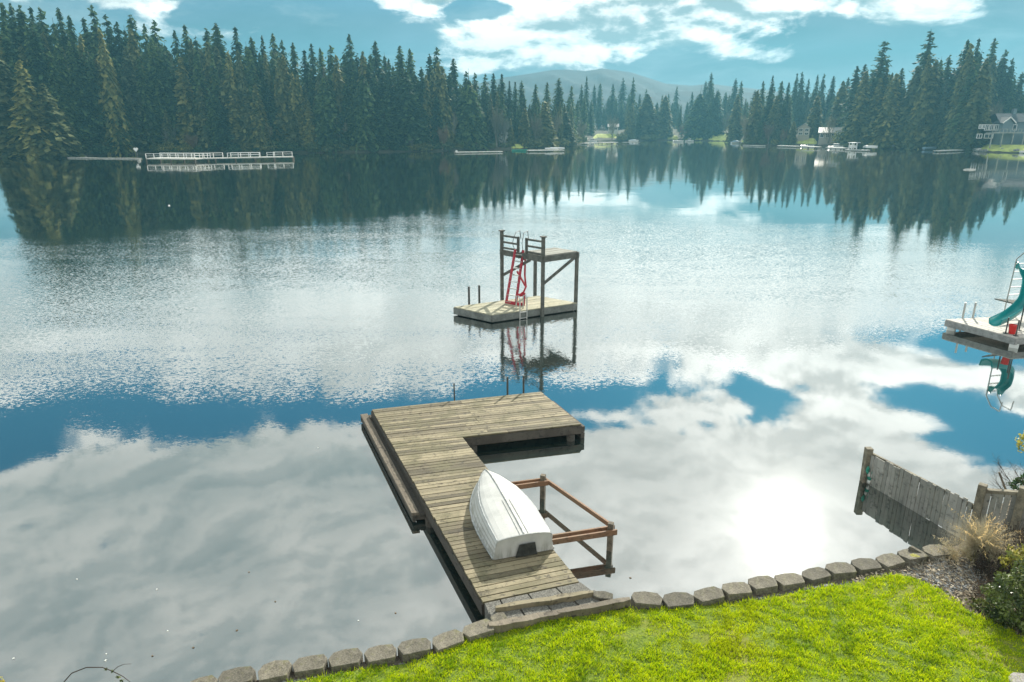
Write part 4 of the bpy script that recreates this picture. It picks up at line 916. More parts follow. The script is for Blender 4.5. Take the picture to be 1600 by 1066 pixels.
# ------------------------------------------------------------------ trees of the far banks
def conifer_mesh(name, seed, Ht, Rad, z0, whorls, per, cards, power, ragged, droop, card, cov=1.0):
    g = np.random.default_rng(seed); out = []; col = []
    for w in range(whorls):
        f = (w + g.uniform(0, .9))/whorls; z = Ht*(z0 + (1-z0)*f**.92); k_ = (Ht - z)/(Ht*(1-z0))
        r = Rad*min(1.0, (k_/.78))**power*(1 - .35*max(0, k_-.8)/.2)*g.uniform(1-ragged*.6, 1+ragged*.25) + .12
        nb = max(3, int(per*(.45 + .55*min(1, r/Rad))))
        a0 = g.uniform(0, 6.28)
        for j in range(nb):
            a = a0 + 6.28*j/nb + g.normal(0, .3); jz = g.normal(0, .32); L = r*g.uniform(1-ragged, 1.12); dx, dy = math.cos(a), math.sin(a); nc = max(2, int(cards*L/Rad + 1.5)); tint = np.clip(g.normal(.5, .25), 0, 1)
            for c in range(nc):
                s = (c + g.uniform(.3, 1.0))/nc; rr_ = L*s; zz = z + jz + (.28 - droop)*rr_*.9 - droop*rr_*s*.9 + g.normal(0, .12)
                sz = card[0]*g.uniform(.6, 1.25)*(.55 + .45*min(1, r/Rad + .25))*(1.12 - .35*s); wd = sz*card[1]*g.uniform(.7, 1.3)
                ta = a + g.normal(0, .55); u = np.array([math.cos(ta)*sz, math.sin(ta)*sz, -sz*(droop*1.1 + g.normal(.0, .28))]); sd = np.array([-math.sin(ta)*wd, math.cos(ta)*wd, g.normal(-.25, .45)*wd])
                p = np.array([dx*rr_, dy*rr_, zz]); out += [p - u*.5, p - sd*.8 - [0, 0, wd*.25], p + u*.6, p + sd*.8 - [0, 0, wd*.25]]; col.append(np.clip(tint + g.normal(0, .12), 0, 1))
    for q in range(5): z = Ht*(1 - .012*q); a = g.uniform(0, 6.28); s = .10 + .07*q; out += [(0, 0, z+.25), (math.cos(a)*s, math.sin(a)*s, z-.2), (0, 0, z-.5), (-math.cos(a)*s, -math.sin(a)*s, z-.2)]; col.append(.5)
    V = np.array(out, dtype=np.float32); me_o = np_mesh(name, V, 4, M['fir'], None, np.array(col)); me = me_o.data; bpy.data.objects.remove(me_o); return me
FIR = [conifer_mesh('fir_crown', 100+i, 30, (5.0, 5.6, 4.6, 5.3, 6.0, 4.9, 5.5)[i], (.16, .10, .2, .12, .08, .25, .05)[i], 52, 10, 6, (.60, .68, .55, .75, .64, .50, .58)[i], (.55, .45, .6, .4, .5, .65, .45)[i], (.34, .42, .28, .36, .45, .25, .40)[i], (1.55, .42)) for i in range(7)]
CED = [conifer_mesh('cedar_crown', 200+i, 24, (3.6, 4.2, 3.2, 4.4)[i], .02, 50, 11, 5, (.62, .7, .55, .66)[i], (.25, .3, .2, .3)[i], (.62, .7, .66, .75)[i], (1.5, .5)) for i in range(4)]
for me in CED: me.materials.clear(); me.materials.append(M['cedar'])
FILLER = [conifer_mesh('filler_crown', 400+i, 28, (5.4, 4.8, 5.8)[i], .04, 50, 11, 6, (.50, .58, .46)[i], (.45, .35, .5)[i], .50, (1.6, .45)) for i in range(3)]
BIG = [conifer_mesh('old_fir_crown', 300+i, 30, 5.4, .34, 24, 8, 8, .55, .55, (.14, .18)[i], (1.7, .40)) for i in range(2)]
EGG = conifer_mesh('broad_cedar_crown', 320, 20, 5.6, .03, 52, 13, 6, .55, .18, .55, (1.5, .5)); EGG.materials.clear(); EGG.materials.append(M['fir'])
def trunk_mesh(Ht, r, seed, mat='bark'):
    g = random.Random(seed); m = MB(); pts = [(g.gauss(0, .05)*z, g.gauss(0, .05)*z, Ht*z) for z in (0, .12, .3, .5, .7, .85, .98)]; m.tube(pts, [r*1.25, r, r*.85, r*.66, r*.45, r*.24, .03], 8)
    o = m.build('trunk', M[mat]); me = o.data; bpy.data.objects.remove(o); return me
TRK = [trunk_mesh(30, .42, i) for i in range(2)]; TRC = trunk_mesh(24, .38, 5)
def plant_tree(name, base, h, crown, trunk, refh, wid, label, cat, group, rot):
    t = thing(name, base, label, cat, group); t.scale = (wid, wid, h/refh); t.rotation_euler = (0, 0, rot)
    for nm, me in (('trunk', trunk), ('crown', crown)):
        if me is None: continue
        o = bpy.data.objects.new(nm, me); sc.collection.objects.link(o); o.parent = t
    return t
SKY = [(2, 8), (16, 10), (30, 13), (47, 15), (62, 17), (91, 17), (107, 28), (130, 32), (143, 12), (165, 28), (182, 40), (203, 27), (225, 42), (240, 37), (272, 52), (288, 43), (322, 48), (337, 40), (367, 46), (392, 62), (409, 60), (426, 57), (440, 68), (457, 70), (475, 82), (486, 72), (500, 79), (516, 75), (545, 58), (586, 68), (624, 75), (640, 80), (671, 88), (682, 78), (708, 95), (728, 115), (742, 118), (758, 120), (771, 118), (784, 119), (796, 130), (805, 131), (815, 130), (837, 135), (855, 132), (873, 126), (893, 138), (909, 136), (917, 123), (929, 136), (938, 133), (958, 135), (974, 126), (990, 125), (1000, 150), (1010, 143), (1035, 152), (1045, 150), (1058, 138), (1082, 147), (1103, 130), (1112, 117), (1150, 126), (1159, 130), (1180, 145), (1193, 130), (1208, 122), (1222, 130), (1233, 132), (1246, 118), (1254, 116), (1264, 127), (1278, 120), (1288, 119), (1303, 122), (1326, 124), (1340, 107), (1352, 104), (1383, 66), (1410, 110), (1438, 108), (1455, 49), (1484, 90), (1513, 66), (1530, 64), (1555, 63), (1572, 82), (1583, 95), (1598, 116), (1622, 105)]
PLACE = [(-400, 105, 'above the wooded point'), (105, 226, 'behind the low grey dock'), (226, 306, 'above the broad bright end of the pier'), (306, 460, 'above the narrow end of the pier'), (460, 658, 'between the pier and tan bare tree'), (658, 722, 'behind the tan bare tree'), (722, 800, 'behind the short white dock'), (800, 885, 'behind the yellowish lawn strip'), (885, 985, 'behind the terrace house'), (985, 1100, 'behind the little sunlit lawns'), (1100, 1147, 'behind the largest sunlit lawn'), (1147, 1243, 'behind the pinkish bare trees'), (1243, 1322, 'behind the two pale roofed houses'), (1322, 1440, 'behind the white boat lift'), (1440, 1545, 'behind the pale dock near the stones'), (1545, 2300, 'beside the gabled house')]
def place_of(px):
    for a, b, s in PLACE:
        if a <= px < b: return s
    return PLACE[-1][2]
cnt = {}; rt = random.Random(77)
SUNNY = [(926, 985), (1040, 1062), (1072, 1108), (1128, 1175), (1240, 1330), (1536, 1650)]     # lawns there lie in the sun
WORD = {0: 'dark fir', 1: 'dense fir', 2: 'slim fir'}
for i, (px, ty) in enumerate(SKY):
    pc = place_of(px); cnt[pc] = cnt.get(pc, 0) + 1; k_ = ORD[cnt[pc]-1]
    back = rt.uniform(14, 30) if px < 880 or px > 1200 else rt.uniform(18, 45)
    if any(a < px < b for a, b in SUNNY): back += 66
    b = bank(px, back); tp = atd(px, ty - 3, b.y); b = Vector((tp.x, b.y, b.z - .3)); h = tp.z - b.z
    lab = f'{WORD[i % 3]}, {k_} skyline tip from the left {pc}'; big = px in (1383, 1455)
    if big: lab = {1383: 'tall old fir with open level branches, above the white boat lift', 1455: 'tallest old fir with sparse open crown above the pale right shore dock'}[px]
    gap = min(abs(px-SKY[max(0, i-1)][0]) or 99, abs(SKY[min(len(SKY)-1, i+1)][0]-px) or 99)
    wid = h/30*rt.uniform(.72, 1.0)*(.85 if gap < 11 else 1.05)
    plant_tree('fir_tree', b, h, BIG[i % 2] if big else FIR[rt.randrange(7)], TRK[i % 2], 30, h/30*.86 if big else wid, lab, 'fir tree', 'firs along the skyline', rt.uniform(0, 6.28))
# the second tip of the tallest tree
# single trees that stand out in front
def front(kind, px, ty, wpx, back, label, name='cedar_tree', cat='cedar tree', base_y=None):
    b = bank(px, back); tp = atd(px, ty, b.y); b = Vector((tp.x, b.y, b.z - .3)); h = tp.z - b.z; s = (b.y*math.cos(PITCH) + H*math.sin(PITCH))/F
    me, ref, rad, tr = {'c0': (CED[0], 24, 3.6, TRC), 'c1': (CED[1], 24, 4.2, TRC), 'c2': (CED[2], 24, 3.2, TRC), 'c3': (CED[3], 24, 4.4, TRC), 'egg': (EGG, 20, 5.6, TRC), 'f1': (FIR[1], 30, 3.8, TRK[0]), 'f4': (FIR[4], 30, 4.2, TRK[0]), 'f6': (FIR[6], 30, 3.7, TRK[1])}[kind]
    return plant_tree(name, b, h, me, tr, ref, wpx*s/2/rad, label, cat, None, px*.37)
front('c1', 30, 98, 74, -1.5, 'olive cedar overhanging the water on the wooded point, taller of the front pair')
front('c3', 66, 132, 78, -2.5, 'shorter olive cedar at the tip of the wooded point, touching the water')
front('c0', -6, 78, 70, 4, 'tall olive cedar cut by the frame edge on the wooded point')
front('c2', 96, 172, 34, 1, 'small dark cedar just behind the tip of the wooded point')
front('c1', 150, 92, 50, 9, 'broad olive cedar under the skyline firs behind the low grey dock')
front('c0', 196, 76, 46, 10, 'pointed olive cedar above the white sign on its post')
front('c0', 282, 92, 46, 9, 'olive cedar above the middle of the broad pier end')
front('c2', 352, 108, 44, 8, 'olive cedar rising over the middle of the white pier')
front('c0', 398, 132, 34, 4, 'grey green narrow cedar standing low over the pier')
front('c3', 436, 92, 44, 10, 'light olive cedar above the far tip of the pier')
front('egg', 506, 122, 60, 6, 'broad dark cedar on the shore just past the pier tip')
front('egg', 566, 118, 56, 6, 'rounded dark cedar midway between the pier and tan bare tree', )
front('f4', 634, 112, 50, 6, 'dense dark fir on the shore left of the tan bare tree', 'fir_tree', 'fir tree')
front('egg', 732, 126, 62, 5, 'wide dark cedar just past the tan bare tree')
front('c0', 820, 170, 26, 3, 'small dark cone shaped cedar above the yellowish lawn strip')
front('c1', 852, 160, 42, 4, 'olive cedar above the long dock with white kayaks')
front('c3', 884, 176, 40, 3, 'low rounded olive cedar at the end of the long dock')
front('c2', 1012, 148, 40, 9, 'blue green cedar left of the little sunlit lawns')
front('c0', 1040, 150, 34, 9, 'blue green cedar behind the first little sunlit lawn')
front('egg', 1095, 146, 50, 12, 'broad egg shaped dark cedar by the largest sunlit lawn', )
front('egg', 1119, 150, 42, 14, 'dark cedar touching the broad egg shaped one')
front('c0', 1153, 150, 28, 5, 'pointed dark cone cedar just past the largest sunlit lawn')
front('c1', 1184, 142, 36, 10, 'brownish olive cedar behind the first pinkish bare tree')
front('c1', 1214, 152, 38, 12, 'brownish olive cedar behind the second pinkish bare tree')
front('c2', 1241, 190, 15, 4, 'very small dark cone cedar beside the first pale roofed house')
front('c0', 1278, 150, 30, 24, 'olive cone cedar between the two pale roofed houses')
front('c2', 1318, 128, 30, 40, 'slim olive cedar behind the second pale roofed house')
front('c1', 1354, 112, 52, 6, 'large olive cedar right behind the white boat lift')
front('c0', 1376, 124, 38, 8, 'dark green cedar above the upturned shore boat')
front('c1', 1401, 118, 54, 6, 'large olive cedar above the sail shaped driftwood')
front('c3', 1434, 106, 58, 9, 'widest olive cedar between the two old open firs')
front('c1', 1463, 96, 58, 8, 'tall olive cedar in front of the tallest old fir')
front('c0', 1496, 124, 44, 10, 'mid green cedar above the moored grey boat')
front('c1', 1518, 72, 46, 13, 'very tall olive cedar above the pale dock near the stones')
front('c2', 1542, 92, 40, 12, 'tall olive cedar just before the gabled house')
front('f6', 1566, 92, 40, 85, 'blue green fir rising behind the gabled house roof', 'fir_tree', 'fir tree')
front('c1', 1603, 150, 40, 80, 'olive cedar behind the far end of the gabled house')
# the mass of the wood between: individual trees, look-alikes within each stretch of shore
def skyline(px): return float(np.interp(px, [q[0] for q in SKY], [min(q[1]+12, 156) for q in SKY]))
CLEAR = [(918, 972), (1232, 1322), (1540, 1640)]
px = -22.0
while px < 1632:
    sp = shore_at(px); by = 236 if px < 880 else 222
    f = rt.uniform(.0, .24)**1.0; sunny = any(a < px < b for a, b in SUNNY); ty = skyline(px) + 6 + (by - skyline(px))*f; clear = any(a < px < b for a, b in CLEAR); back = rt.uniform(20, 34) if clear else rt.uniform(7, 17)
    if sunny: back = rt.uniform(74, 84)
    b = bank(px, back); tp = atd(px, ty, b.y); b = Vector((tp.x, b.y, b.z - .3)); h = tp.z - b.z; pc = place_of(px); ced = rt.random() < .38
    if ced: plant_tree('cedar_tree', b, h, CED[rt.randrange(4)], TRC, 24, h/24*rt.uniform(.75, 1.0), 'olive cedar inside the wood below the skyline, ' + pc, 'cedar tree', 'olive cedars filling the wood ' + pc, rt.uniform(0, 6.28))
    else: plant_tree('fir_tree', b, h, FIR[rt.randrange(7)], TRK[0], 30, h/30*rt.uniform(.75, 1.0), 'dark fir inside the wood below the skyline, ' + pc, 'fir tree', 'dark firs filling the wood ' + pc, rt.uniform(0, 6.28))
    px += rt.uniform(6.5, 12) if px < 880 else rt.uniform(7, 12)
px = -18.0
while px < 1640:                         # extra fir-coloured conifers of no set species, filling between the skyline tips
    by = 236 if px < 880 else 222; ty = skyline(px) + 3 + (by - skyline(px))*rt.uniform(.0, .20); back = rt.uniform(24, 42) if not any(a < px < b for a, b in SUNNY) else rt.uniform(86, 100)
    b = bank(px, back); tp = atd(px, ty, b.y); b = Vector((tp.x, b.y, b.z - .3)); h = tp.z - b.z; pc = place_of(px)
    plant_tree('filler_conifer', b, h, FILLER[rt.randrange(3)], TRK[1], 28, h/28*rt.uniform(.72, 1.05), 'full dark conifer between the skyline tips, ' + pc, 'conifer tree', 'conifers filling the wood ' + pc, rt.uniform(0, 6.28))
    px += rt.uniform(8.5, 14)
px = -15.0
while px < 1632:
    by = 236 if px < 880 else 222; f = rt.uniform(.38, .66); ty = skyline(px) + (by - skyline(px))*f
    if not any(a-6 < px < b+6 for a, b in CLEAR + [(1035, 1175)]):
        back = rt.uniform(3.5, 9); b = bank(px, back); tp = atd(px, ty, b.y); b = Vector((tp.x, b.y, b.z - .3)); h = tp.z - b.z; pc = place_of(px)
        if rt.random() < .5: plant_tree('cedar_tree', b, h, CED[rt.randrange(4)], TRC, 24, h/24*rt.uniform(1.1, 1.5), 'low olive cedar close to the waterline, ' + pc, 'cedar tree', 'low cedars near the water ' + pc, rt.uniform(0, 6.28))
        else: plant_tree('fir_tree', b, h, FIR[rt.choice((1, 3, 4, 6))], TRK[1], 30, h/30*rt.uniform(1.2, 1.6), 'low dark fir close to the waterline, ' + pc, 'fir tree', 'low firs near the water ' + pc, rt.uniform(0, 6.28))
    px += rt.uniform(16, 28)
# bare trees and shore shrubs
def bare_proto(seed, mat, Ht=10):
    out = []; twig_tree([(Vector((0, 0, 0)), Vector((0, 0, 1))), (Vector((.2, 0, 0)), Vector((.25, .1, 1)).normalized()), (Vector((-.2, .1, 0)), Vector((-.25, -.1, 1)).normalized())], seed, 5, Ht*.30, .16, .34, .35, 2, out)
    V = np.array([tuple(v) for v in out]); o = np_mesh('bare_crown', V, 4, M[mat], None, np.random.default_rng(seed).uniform(0, 1, len(V)//4)); me = o.data; bpy.data.objects.remove(o); return me, V[:, 2].max(), np.abs(V[:, :2]).max()
BARE = [bare_proto(1, 'twig'), bare_proto(2, 'twiggrey'), bare_proto(3, 'twig')]
BT = trunk_mesh(3, .22, 9, 'palebark')
def bare(px, ty, wpx, back, k_, label, group=None):
    b = bank(px, back); tp = atd(px, ty, b.y); b = Vector((tp.x, b.y, b.z - .2)); h = tp.z - b.z; me, hh, rr_ = BARE[k_]; s = (b.y*math.cos(PITCH) + H*math.sin(PITCH))/F
    plant_tree('bare_tree', b, h, me, BT, hh, wpx*s/2/rr_, label, 'bare tree', group, px*.7)
bare(690, 190, 36, 1.0, 0, 'tan pink bare tree standing alone at the waterline before the dark wood')
bare(740, 216, 24, 1.5, 2, 'low reddish bare bush on the shore over the short white dock')
bare(787, 178, 34, 2.5, 1, 'pale grey bare tree beside the small white gabled boathouse')
bare(838, 172, 30, 6, 1, 'grey bare tree behind the long dock with kayaks')
bare(905, 186, 40, 4, 1, 'round grey bare tree between the long dock and the terrace house')
bare(1066, 190, 22, 8, 0, 'pinkish bare tree between the two little sunlit lawns')
bare(1136, 168, 32, 14, 1, 'pale grey bare tree over the largest sunlit lawn')
bare(1204, 186, 34, 3, 0, 'pinkish bare tree, bigger of the pair by the long white docks')
bare(1226, 198, 26, 3, 2, 'pinkish bare tree, smaller of the pair by the long white docks')
bare(1376, 206, 26, 3, 2, 'brown bare bush on the shore beside the upturned boat')
bare(1506, 208, 34, 5, 0, 'brown bare tree on the shore above the pale dock near the stones')
bare(300, 204, 40, 3, 0, 'reddish bare brush on the shore behind the broad pier end')
bare(640, 214, 26, 2, 1, 'grey bare bush at the waterline before the tan bare tree')
for px, ty, w in ((58, 196, 34), (176, 190, 40), (262, 196, 34), (412, 190, 38), (528, 182, 40), (600, 176, 34), (706, 168, 30), (776, 158, 34), (868, 170, 34), (958, 176, 30), (1022, 178, 26), (1168, 172, 34), (1300, 176, 28), (1342, 176, 34), (1446, 172, 40), (1560, 150, 34)):
    bare(px, ty, w, 5 if px != 1560 else 24, 1, 'tall grey leafless alder against the dark wood, ' + ('just past the pier tip' if px == 528 else place_of(px)))
SH = []
for i in range(3):
    tmp = bpy.data.objects.new('x', None); o = leaf_ball('leaves', Vector((0, 0, .8)), (1.4, 1.4, 1.0), 900, .16, ('cedar', 'fir', 'boxleaf')[i], tmp, 40+i, .4); SH.append(o.data); bpy.data.objects.remove(o); bpy.data.objects.remove(tmp)
ST_ = trunk_mesh(.8, .08, 3)
px = -20.0
while px < 1535:
    if not any(a < px < b for a, b in ((226, 240), (798, 832), (918, 966), (1036, 1148), (1236, 1310))):
        pc = place_of(px); b = bank(px, rt.uniform(.6, 3.0)); s_ = rt.uniform(.7, 1.6)*(1.5 if 880 < px < 1160 else 1); plant_tree('shore_shrub', Vector((b.x, b.y, b.z-.15)), s_, SH[rt.randrange(3)], ST_, 1, s_*rt.uniform(.9, 1.5), 'low dark shrub edging the water, ' + pc, 'shrub', 'shore shrubs ' + pc, rt.uniform(0, 6.28))
    px += rt.uniform(12, 22)
plant_tree('shore_shrub', bank(1318, 1.5), 3.2, SH[0], ST_, 1, 2.9, 'big round green shrub on the shore beside the white boat lift', 'shrub', None, 1)

# ------------------------------------------------------------------ the far shore: docks, lawns, houses, boats
def mpp(Y): return (Y*math.cos(PITCH) + H*math.sin(PITCH))/F     # metres per pixel across at distance Y
M['wdock'] = pbr('bleached_boards', color=(.62, .61, .56), rough=.7, var=.15, vscale=1)
M['gdock'] = pbr('grey_boards', color=(.34, .34, .31), rough=.8, var=.25, vscale=1)
M['roofpale'] = pbr('pale_roof', color=(.42, .41, .38), rough=.6, var=.15, vscale=.8)
M['roofdark'] = pbr('slate_roof', color=(.05, .065, .075), rough=.8, var=.25, vscale=.8)
M['wallbeige'] = pbr('beige_wall', color=(.42, .38, .31), rough=.8, var=.12)
M['wallblue'] = pbr('blue_grey_wall', color=(.17, .22, .24), rough=.8, var=.12)
M['stonewall'] = pbr('stone_wall', color=(.26, .25, .22), rough=.9, var=.5, vscale=1.8)
M['trimw'] = pbr('white_trim', color=(.78, .78, .75), rough=.5)
M['glassdark'] = pbr('window_glass', color=(.03, .045, .05), rough=.08)
M['lawnfar'] = pbr('sunny_lawn', color=(.50, .56, .14), rough=.9, var=.25, vscale=.6)
M['boatw'] = pbr('white_gelcoat', color=(.72, .72, .69), rough=.4, var=.08)
M['tarp'] = pbr('blue_tarp', color=(.20, .30, .38), rough=.6, var=.2)

def dock_far(px0, py0, px1, py1, width, label, mat='wdock', z=.55, name='shore_dock', rails=None, group='docks on the far shore', piles=4.0):
    a = at(px0, py0, z); b = at(px1, py1, z); d = (b-a); L = d.length; d.normalize(); n = Vector((-d.y, d.x, 0))
    if n.y < 0: n = -n
    t = thing(name, (a+b)/2 - Vector((0, 0, z)), label, 'dock', group)
    m = MB(); k_ = max(1, round(L/6)); rr = random.Random(int(px0))
    for i in range(k_):
        p, q = a.lerp(b, (i+.01)/k_), a.lerp(b, (i+.99)/k_); zz = z + rr.uniform(-.03, .03)
        m.prism([(p.x, p.y), (q.x, q.y), (q.x+n.x*width, q.y+n.y*width), (p.x+n.x*width, p.y+n.y*width)], zz-.22, zz)
    m.build('deck', M[mat], t)
    m = MB(); k_ = max(2, int(L/piles))
    for i in range(k_+1):
        for o_ in (.15, width-.15): p = a.lerp(b, i/k_) + n*o_; m.tube([(p.x, p.y, -1.0), (p.x, p.y, z-.1)], .13, 6)
    m.build('piles', M['post'], t)
    for side, spans in (rails or {}).items():
        for s0, s1 in spans:
            m = MB(); p0 = a.lerp(b, s0) + n*(.08 if side == 'front' else width-.08); p1 = a.lerp(b, s1) + n*(.08 if side == 'front' else width-.08); k_ = max(1, round((p1-p0).length/2.0))
            for i in range(k_+1): p = p0.lerp(p1, i/k_); m.box((p.x, p.y, z+.5), (.10, .10, 1.0))
            for hz, hh in ((.95, .10), (.5, .06)): m.bar(lift(p0, z+hz), lift(p1, z+hz), .06, hh)
            m.build('railing', M['white'], t)
    return t
dock_far(105, 246, 216, 247.5, 1.2, 'low grey shore dock running from the wooded point to the white sign', 'gdock', .22)
dock_far(228, 247.5, 304, 248, 5.0, 'broad bright railed part of the long white swimming pier', 'wdock', .8, 'swimming_pier', {'front': [(0, 1)], 'back': [(0, 1)]})
dock_far(304.5, 247.2, 459, 244.6, 2.2, 'long narrow part of the white swimming pier with broken railings', 'wdock', .8, 'swimming_pier', {'front': [(.0, .15), (.32, .64), (.72, .80)], 'back': [(0, .28), (.36, .66), (.8, 1)]})
dock_far(712, 237.5, 786, 236.5, 1.4, 'short low white dock just past the tan bare tree', 'wdock', .4)
dock_far(826, 234.8, 882, 234.3, 2.4, 'long white dock in front of the yellowish lawn strip', 'wdock', .55)
dock_far(914, 223.6, 936, 223, 3, 'small white dock below the terrace house, nearer the long dock', 'wdock', .6)
dock_far(942, 222.8, 966, 222.2, 4, 'bright white dock straight below the terrace house', 'wdock', .7)
dock_far(978, 222.5, 1000, 222.2, 3, 'grey dock on the bank between the terrace house and the sunlit lawns', 'gdock', .6)
dock_far(1160, 226.6, 1192, 227.6, 1.6, 'thin pale dock just past the white boat canopy', 'wdock', .4)
dock_far(1214, 227.6, 1245, 228.4, 2.2, 'white dock under the pinkish bare trees', 'wdock', .5)
dock_far(1253, 228.8, 1274, 229.4, 3.2, 'broad white dock under the first pale roofed house', 'wdock', .75)
dock_far(1290, 230.2, 1322, 231.4, 2.4, 'white dock under the second pale roofed house', 'wdock', .6)
dock_far(1320, 233.6, 1356, 234.4, 2.0, 'low dock carrying the white boat lift', 'wdock', .45)
dock_far(1470, 235.6, 1514, 233.6, 2.2, 'pale dock ending at the stone bank below the gabled house', 'wdock', .5)

def lawn_patch(px0, px1, b0, b1, rise, seed):
    rows = []; rr = random.Random(seed)
    for i in range(19):
        t = i/18; px = px0 + (px1-px0)*t; e = min(1, min(t, 1-t)*7); row = []
        for j in range(9):
            s = j/8; bk = b0 + (b1-b0)*s + (rr.uniform(-.5, .5) if j in (0, 8) else 0); q = bank(px, bk); f = min(1, s*1.6)*(1 if s < .95 else .2)*e
            row.append((q.x, q.y, q.z + .05*e - .15*(1-e) + rise*f + rr.uniform(-.04, .04)))
        rows.append(row)
    m = MB(); m.grid(rows); return tag(m.build('shore_lawn', M['lawnfar'], smooth=True), kind='structure')
lawn_patch(797, 833, .6, 6, .7, 1); lawn_patch(836, 866, 1.5, 6, .3, 7); lawn_patch(926, 966, 12, 20, 1.6, 2); lawn_patch(1041, 1060, 1, 12, 1.2, 3); lawn_patch(1069, 1099, 1, 13, 1.4, 4)
lawn_patch(1106, 1146, .8, 16, 2.2, 5); lawn_patch(1158, 1170, 3, 10, .8, 8); lawn_patch(1240, 1276, 5, 14, 1.4, 6); lawn_patch(1519, 1665, .8, 11, .9, 9)

def house(pxc, ytop, ybase, wpx, depth, back, label, wall='wallbeige', roof='roofpale', gable='side', wins=3, storeys=1, cat='house', chimney=False, name='house', yaw=None):
    b = bank(pxc, back); s = mpp(b.y); zb = atd(pxc, ybase, b.y).z; zt = atd(pxc, ytop, b.y).z; w = wpx*s; cx = atd(pxc, ybase, b.y).x
    t = thing(name, (cx, b.y, b.z), label, cat, None); ya = math.atan2(-cx, b.y) if yaw is None else yaw
    ca, sa = math.cos(ya), math.sin(ya)
    def P(x, y, z): return Vector((cx + x*ca - y*sa, b.y + x*sa + y*ca, z))
    rh = (zt-zb)*(.42 if gable == 'side' else .36); ze = zt - rh
    m = MB(); W, D = w/2, depth/2; poly = [(-W, -D), (W, -D), (W, D), (-W, D)]
    if gable == 'side':
        vs = [P(x, y, b.z-.8) for x, y in poly] + [P(x, y, ze) for x, y in poly] + [P(-W, 0, zt-.1), P(W, 0, zt-.1)]
        m.add(vs, [(0, 1, 5, 4), (1, 2, 6, 9, 5), (2, 3, 7, 6), (3, 0, 4, 8, 7)])
    else:
        vs = [P(x, y, b.z-.8) for x, y in poly] + [P(x, y, ze) for x, y in poly] + [P(0, -D, zt-.1), P(0, D, zt-.1)]
        m.add(vs, [(0, 1, 5, 8, 4), (1, 2, 6, 5), (2, 3, 7, 9, 6), (3, 0, 4, 7)])
    m.build('wall', M[wall], t)
    m = MB(); o_ = .5; th = .22
    for sg in (-1, 1):
        if gable == 'side': q = [P(-W-o_, sg*(D+o_), ze-.25), P(W+o_, sg*(D+o_), ze-.25), P(W+o_, 0, zt), P(-W-o_, 0, zt)]
        else: q = [P(sg*(W+o_), -D-o_, ze-.25), P(sg*(W+o_), D+o_, ze-.25), P(0, D+o_, zt), P(0, -D-o_, zt)]
        q2 = [p + Vector((0, 0, th)) for p in q]; m.add(q + q2, [(0, 1, 2, 3), (7, 6, 5, 4), (0, 4, 5, 1), (1, 5, 6, 2), (2, 6, 7, 3), (3, 7, 4, 0)])
    rf = m.build('roof', M[roof], t)
    if chimney: m = MB(); c = P(W*.3, .2, zt+.5); m.box(c, (.9, .8, 2.2), ya); m.build('chimney', M['stonewall'], rf)
    for st in range(storeys):
        hz = (ze - zb)/storeys; zc = zb + hz*(st + .52)
        for i in range(wins):
            x = -W + w*(i+.5)/wins; ww = min(2.2, w/wins*.62); hh = min(1.5, hz*.6)
            m = MB(); c = P(x, -D-.06, zc)
            for dx, dz, sx, sz in ((0, hh/2, ww+.24, .14), (0, -hh/2, ww+.24, .14), (-ww/2, 0, .14, hh), (ww/2, 0, .14, hh), (0, 0, .08, hh)):
                m.box(P(x+dx, -D-.06, zc+dz), (sx, .1, sz), ya)
            f = m.build('window', M['trimw'], t); m = MB(); m.box(P(x, -D-.02, zc), (ww, .06, hh), ya); m.build('pane', M['glassdark'], f)
    return t
house(787, 205, 213, 14, 6, 9, 'small white gabled boathouse half hidden by a grey bare tree', 'white', 'roofpale', 'front', 1, cat='boathouse', name='boathouse')
house(958, 194, 204, 15, 7, 24, 'white roofed terrace house standing above a sloping lawn', 'white', 'roofpale', 'side', 2)
house(984, 203, 210, 9, 6, 20, 'tiny pale roofed cottage right of the terrace house', 'wallbeige', 'roofpale', 'front', 1, cat='cottage', name='cottage')
house(1046, 200, 206, 10, 6, 18, 'small blue grey cottage with pale roof above the first sunlit lawn', 'wallblue', 'roofpale', 'front', 1, cat='cottage', name='cottage')
house(1094, 203, 209, 8, 6, 18, 'small blue grey shed above the second sunlit lawn', 'wallblue', 'roofdark', 'front', 1, cat='shed', name='shed')
house(1128, 204, 212, 22, 7, 22, 'long low blue grey house behind the largest sunlit lawn', 'wallblue', 'roofpale', 'side', 3)
house(1255, 194, 212, 17, 8, 13, 'steep roofed beige house, first of the two pale roofed ones', 'wallbeige', 'roofpale', 'front', 2, 2)
house(1297, 200, 217, 32, 9, 11, 'wide beige house with broad pale roof, second of the pale roofed pair', 'wallbeige', 'roofpale', 'side', 4, 1)

# the gabled house on the right with its deck
b = bank(1582, 15); s = mpp(b.y); gx = b.x; zb = atd(1582, 205, b.y).z; hs = thing('gabled_house', (gx + 4, b.y, b.z), 'big blue grey lakeside house with white trimmed gable, deck and chimney', 'house')
def hp(px, py, dy=0.0): q = atd(px, py, b.y + dy); return q
x0, x1, xm = hp(1560, 205).x, hp(1662, 205).x, hp(1575.5, 205).x; ze = hp(1582, 192).z; zr = hp(1582, 178).z; zlow = b.z - .6
m = MB(); m.prism([(x0, b.y), (x1, b.y), (x1, b.y+9), (x0, b.y+9)], zlow, ze)
gzt = hp(1567, 184.5).z; m.prism([(x0-.1, b.y-1.6), (xm, b.y-1.6), (xm, b.y-.01), (x0-.1, b.y-.01)], zlow, ze-.05); m.add([(x0-.1, b.y-1.6, ze-.05), (xm, b.y-1.6, ze-.05), ((x0+xm)/2, b.y-1.6, gzt)], [(0, 1, 2)]); m.build('wall', M['wallblue'], hs)
m = MB()
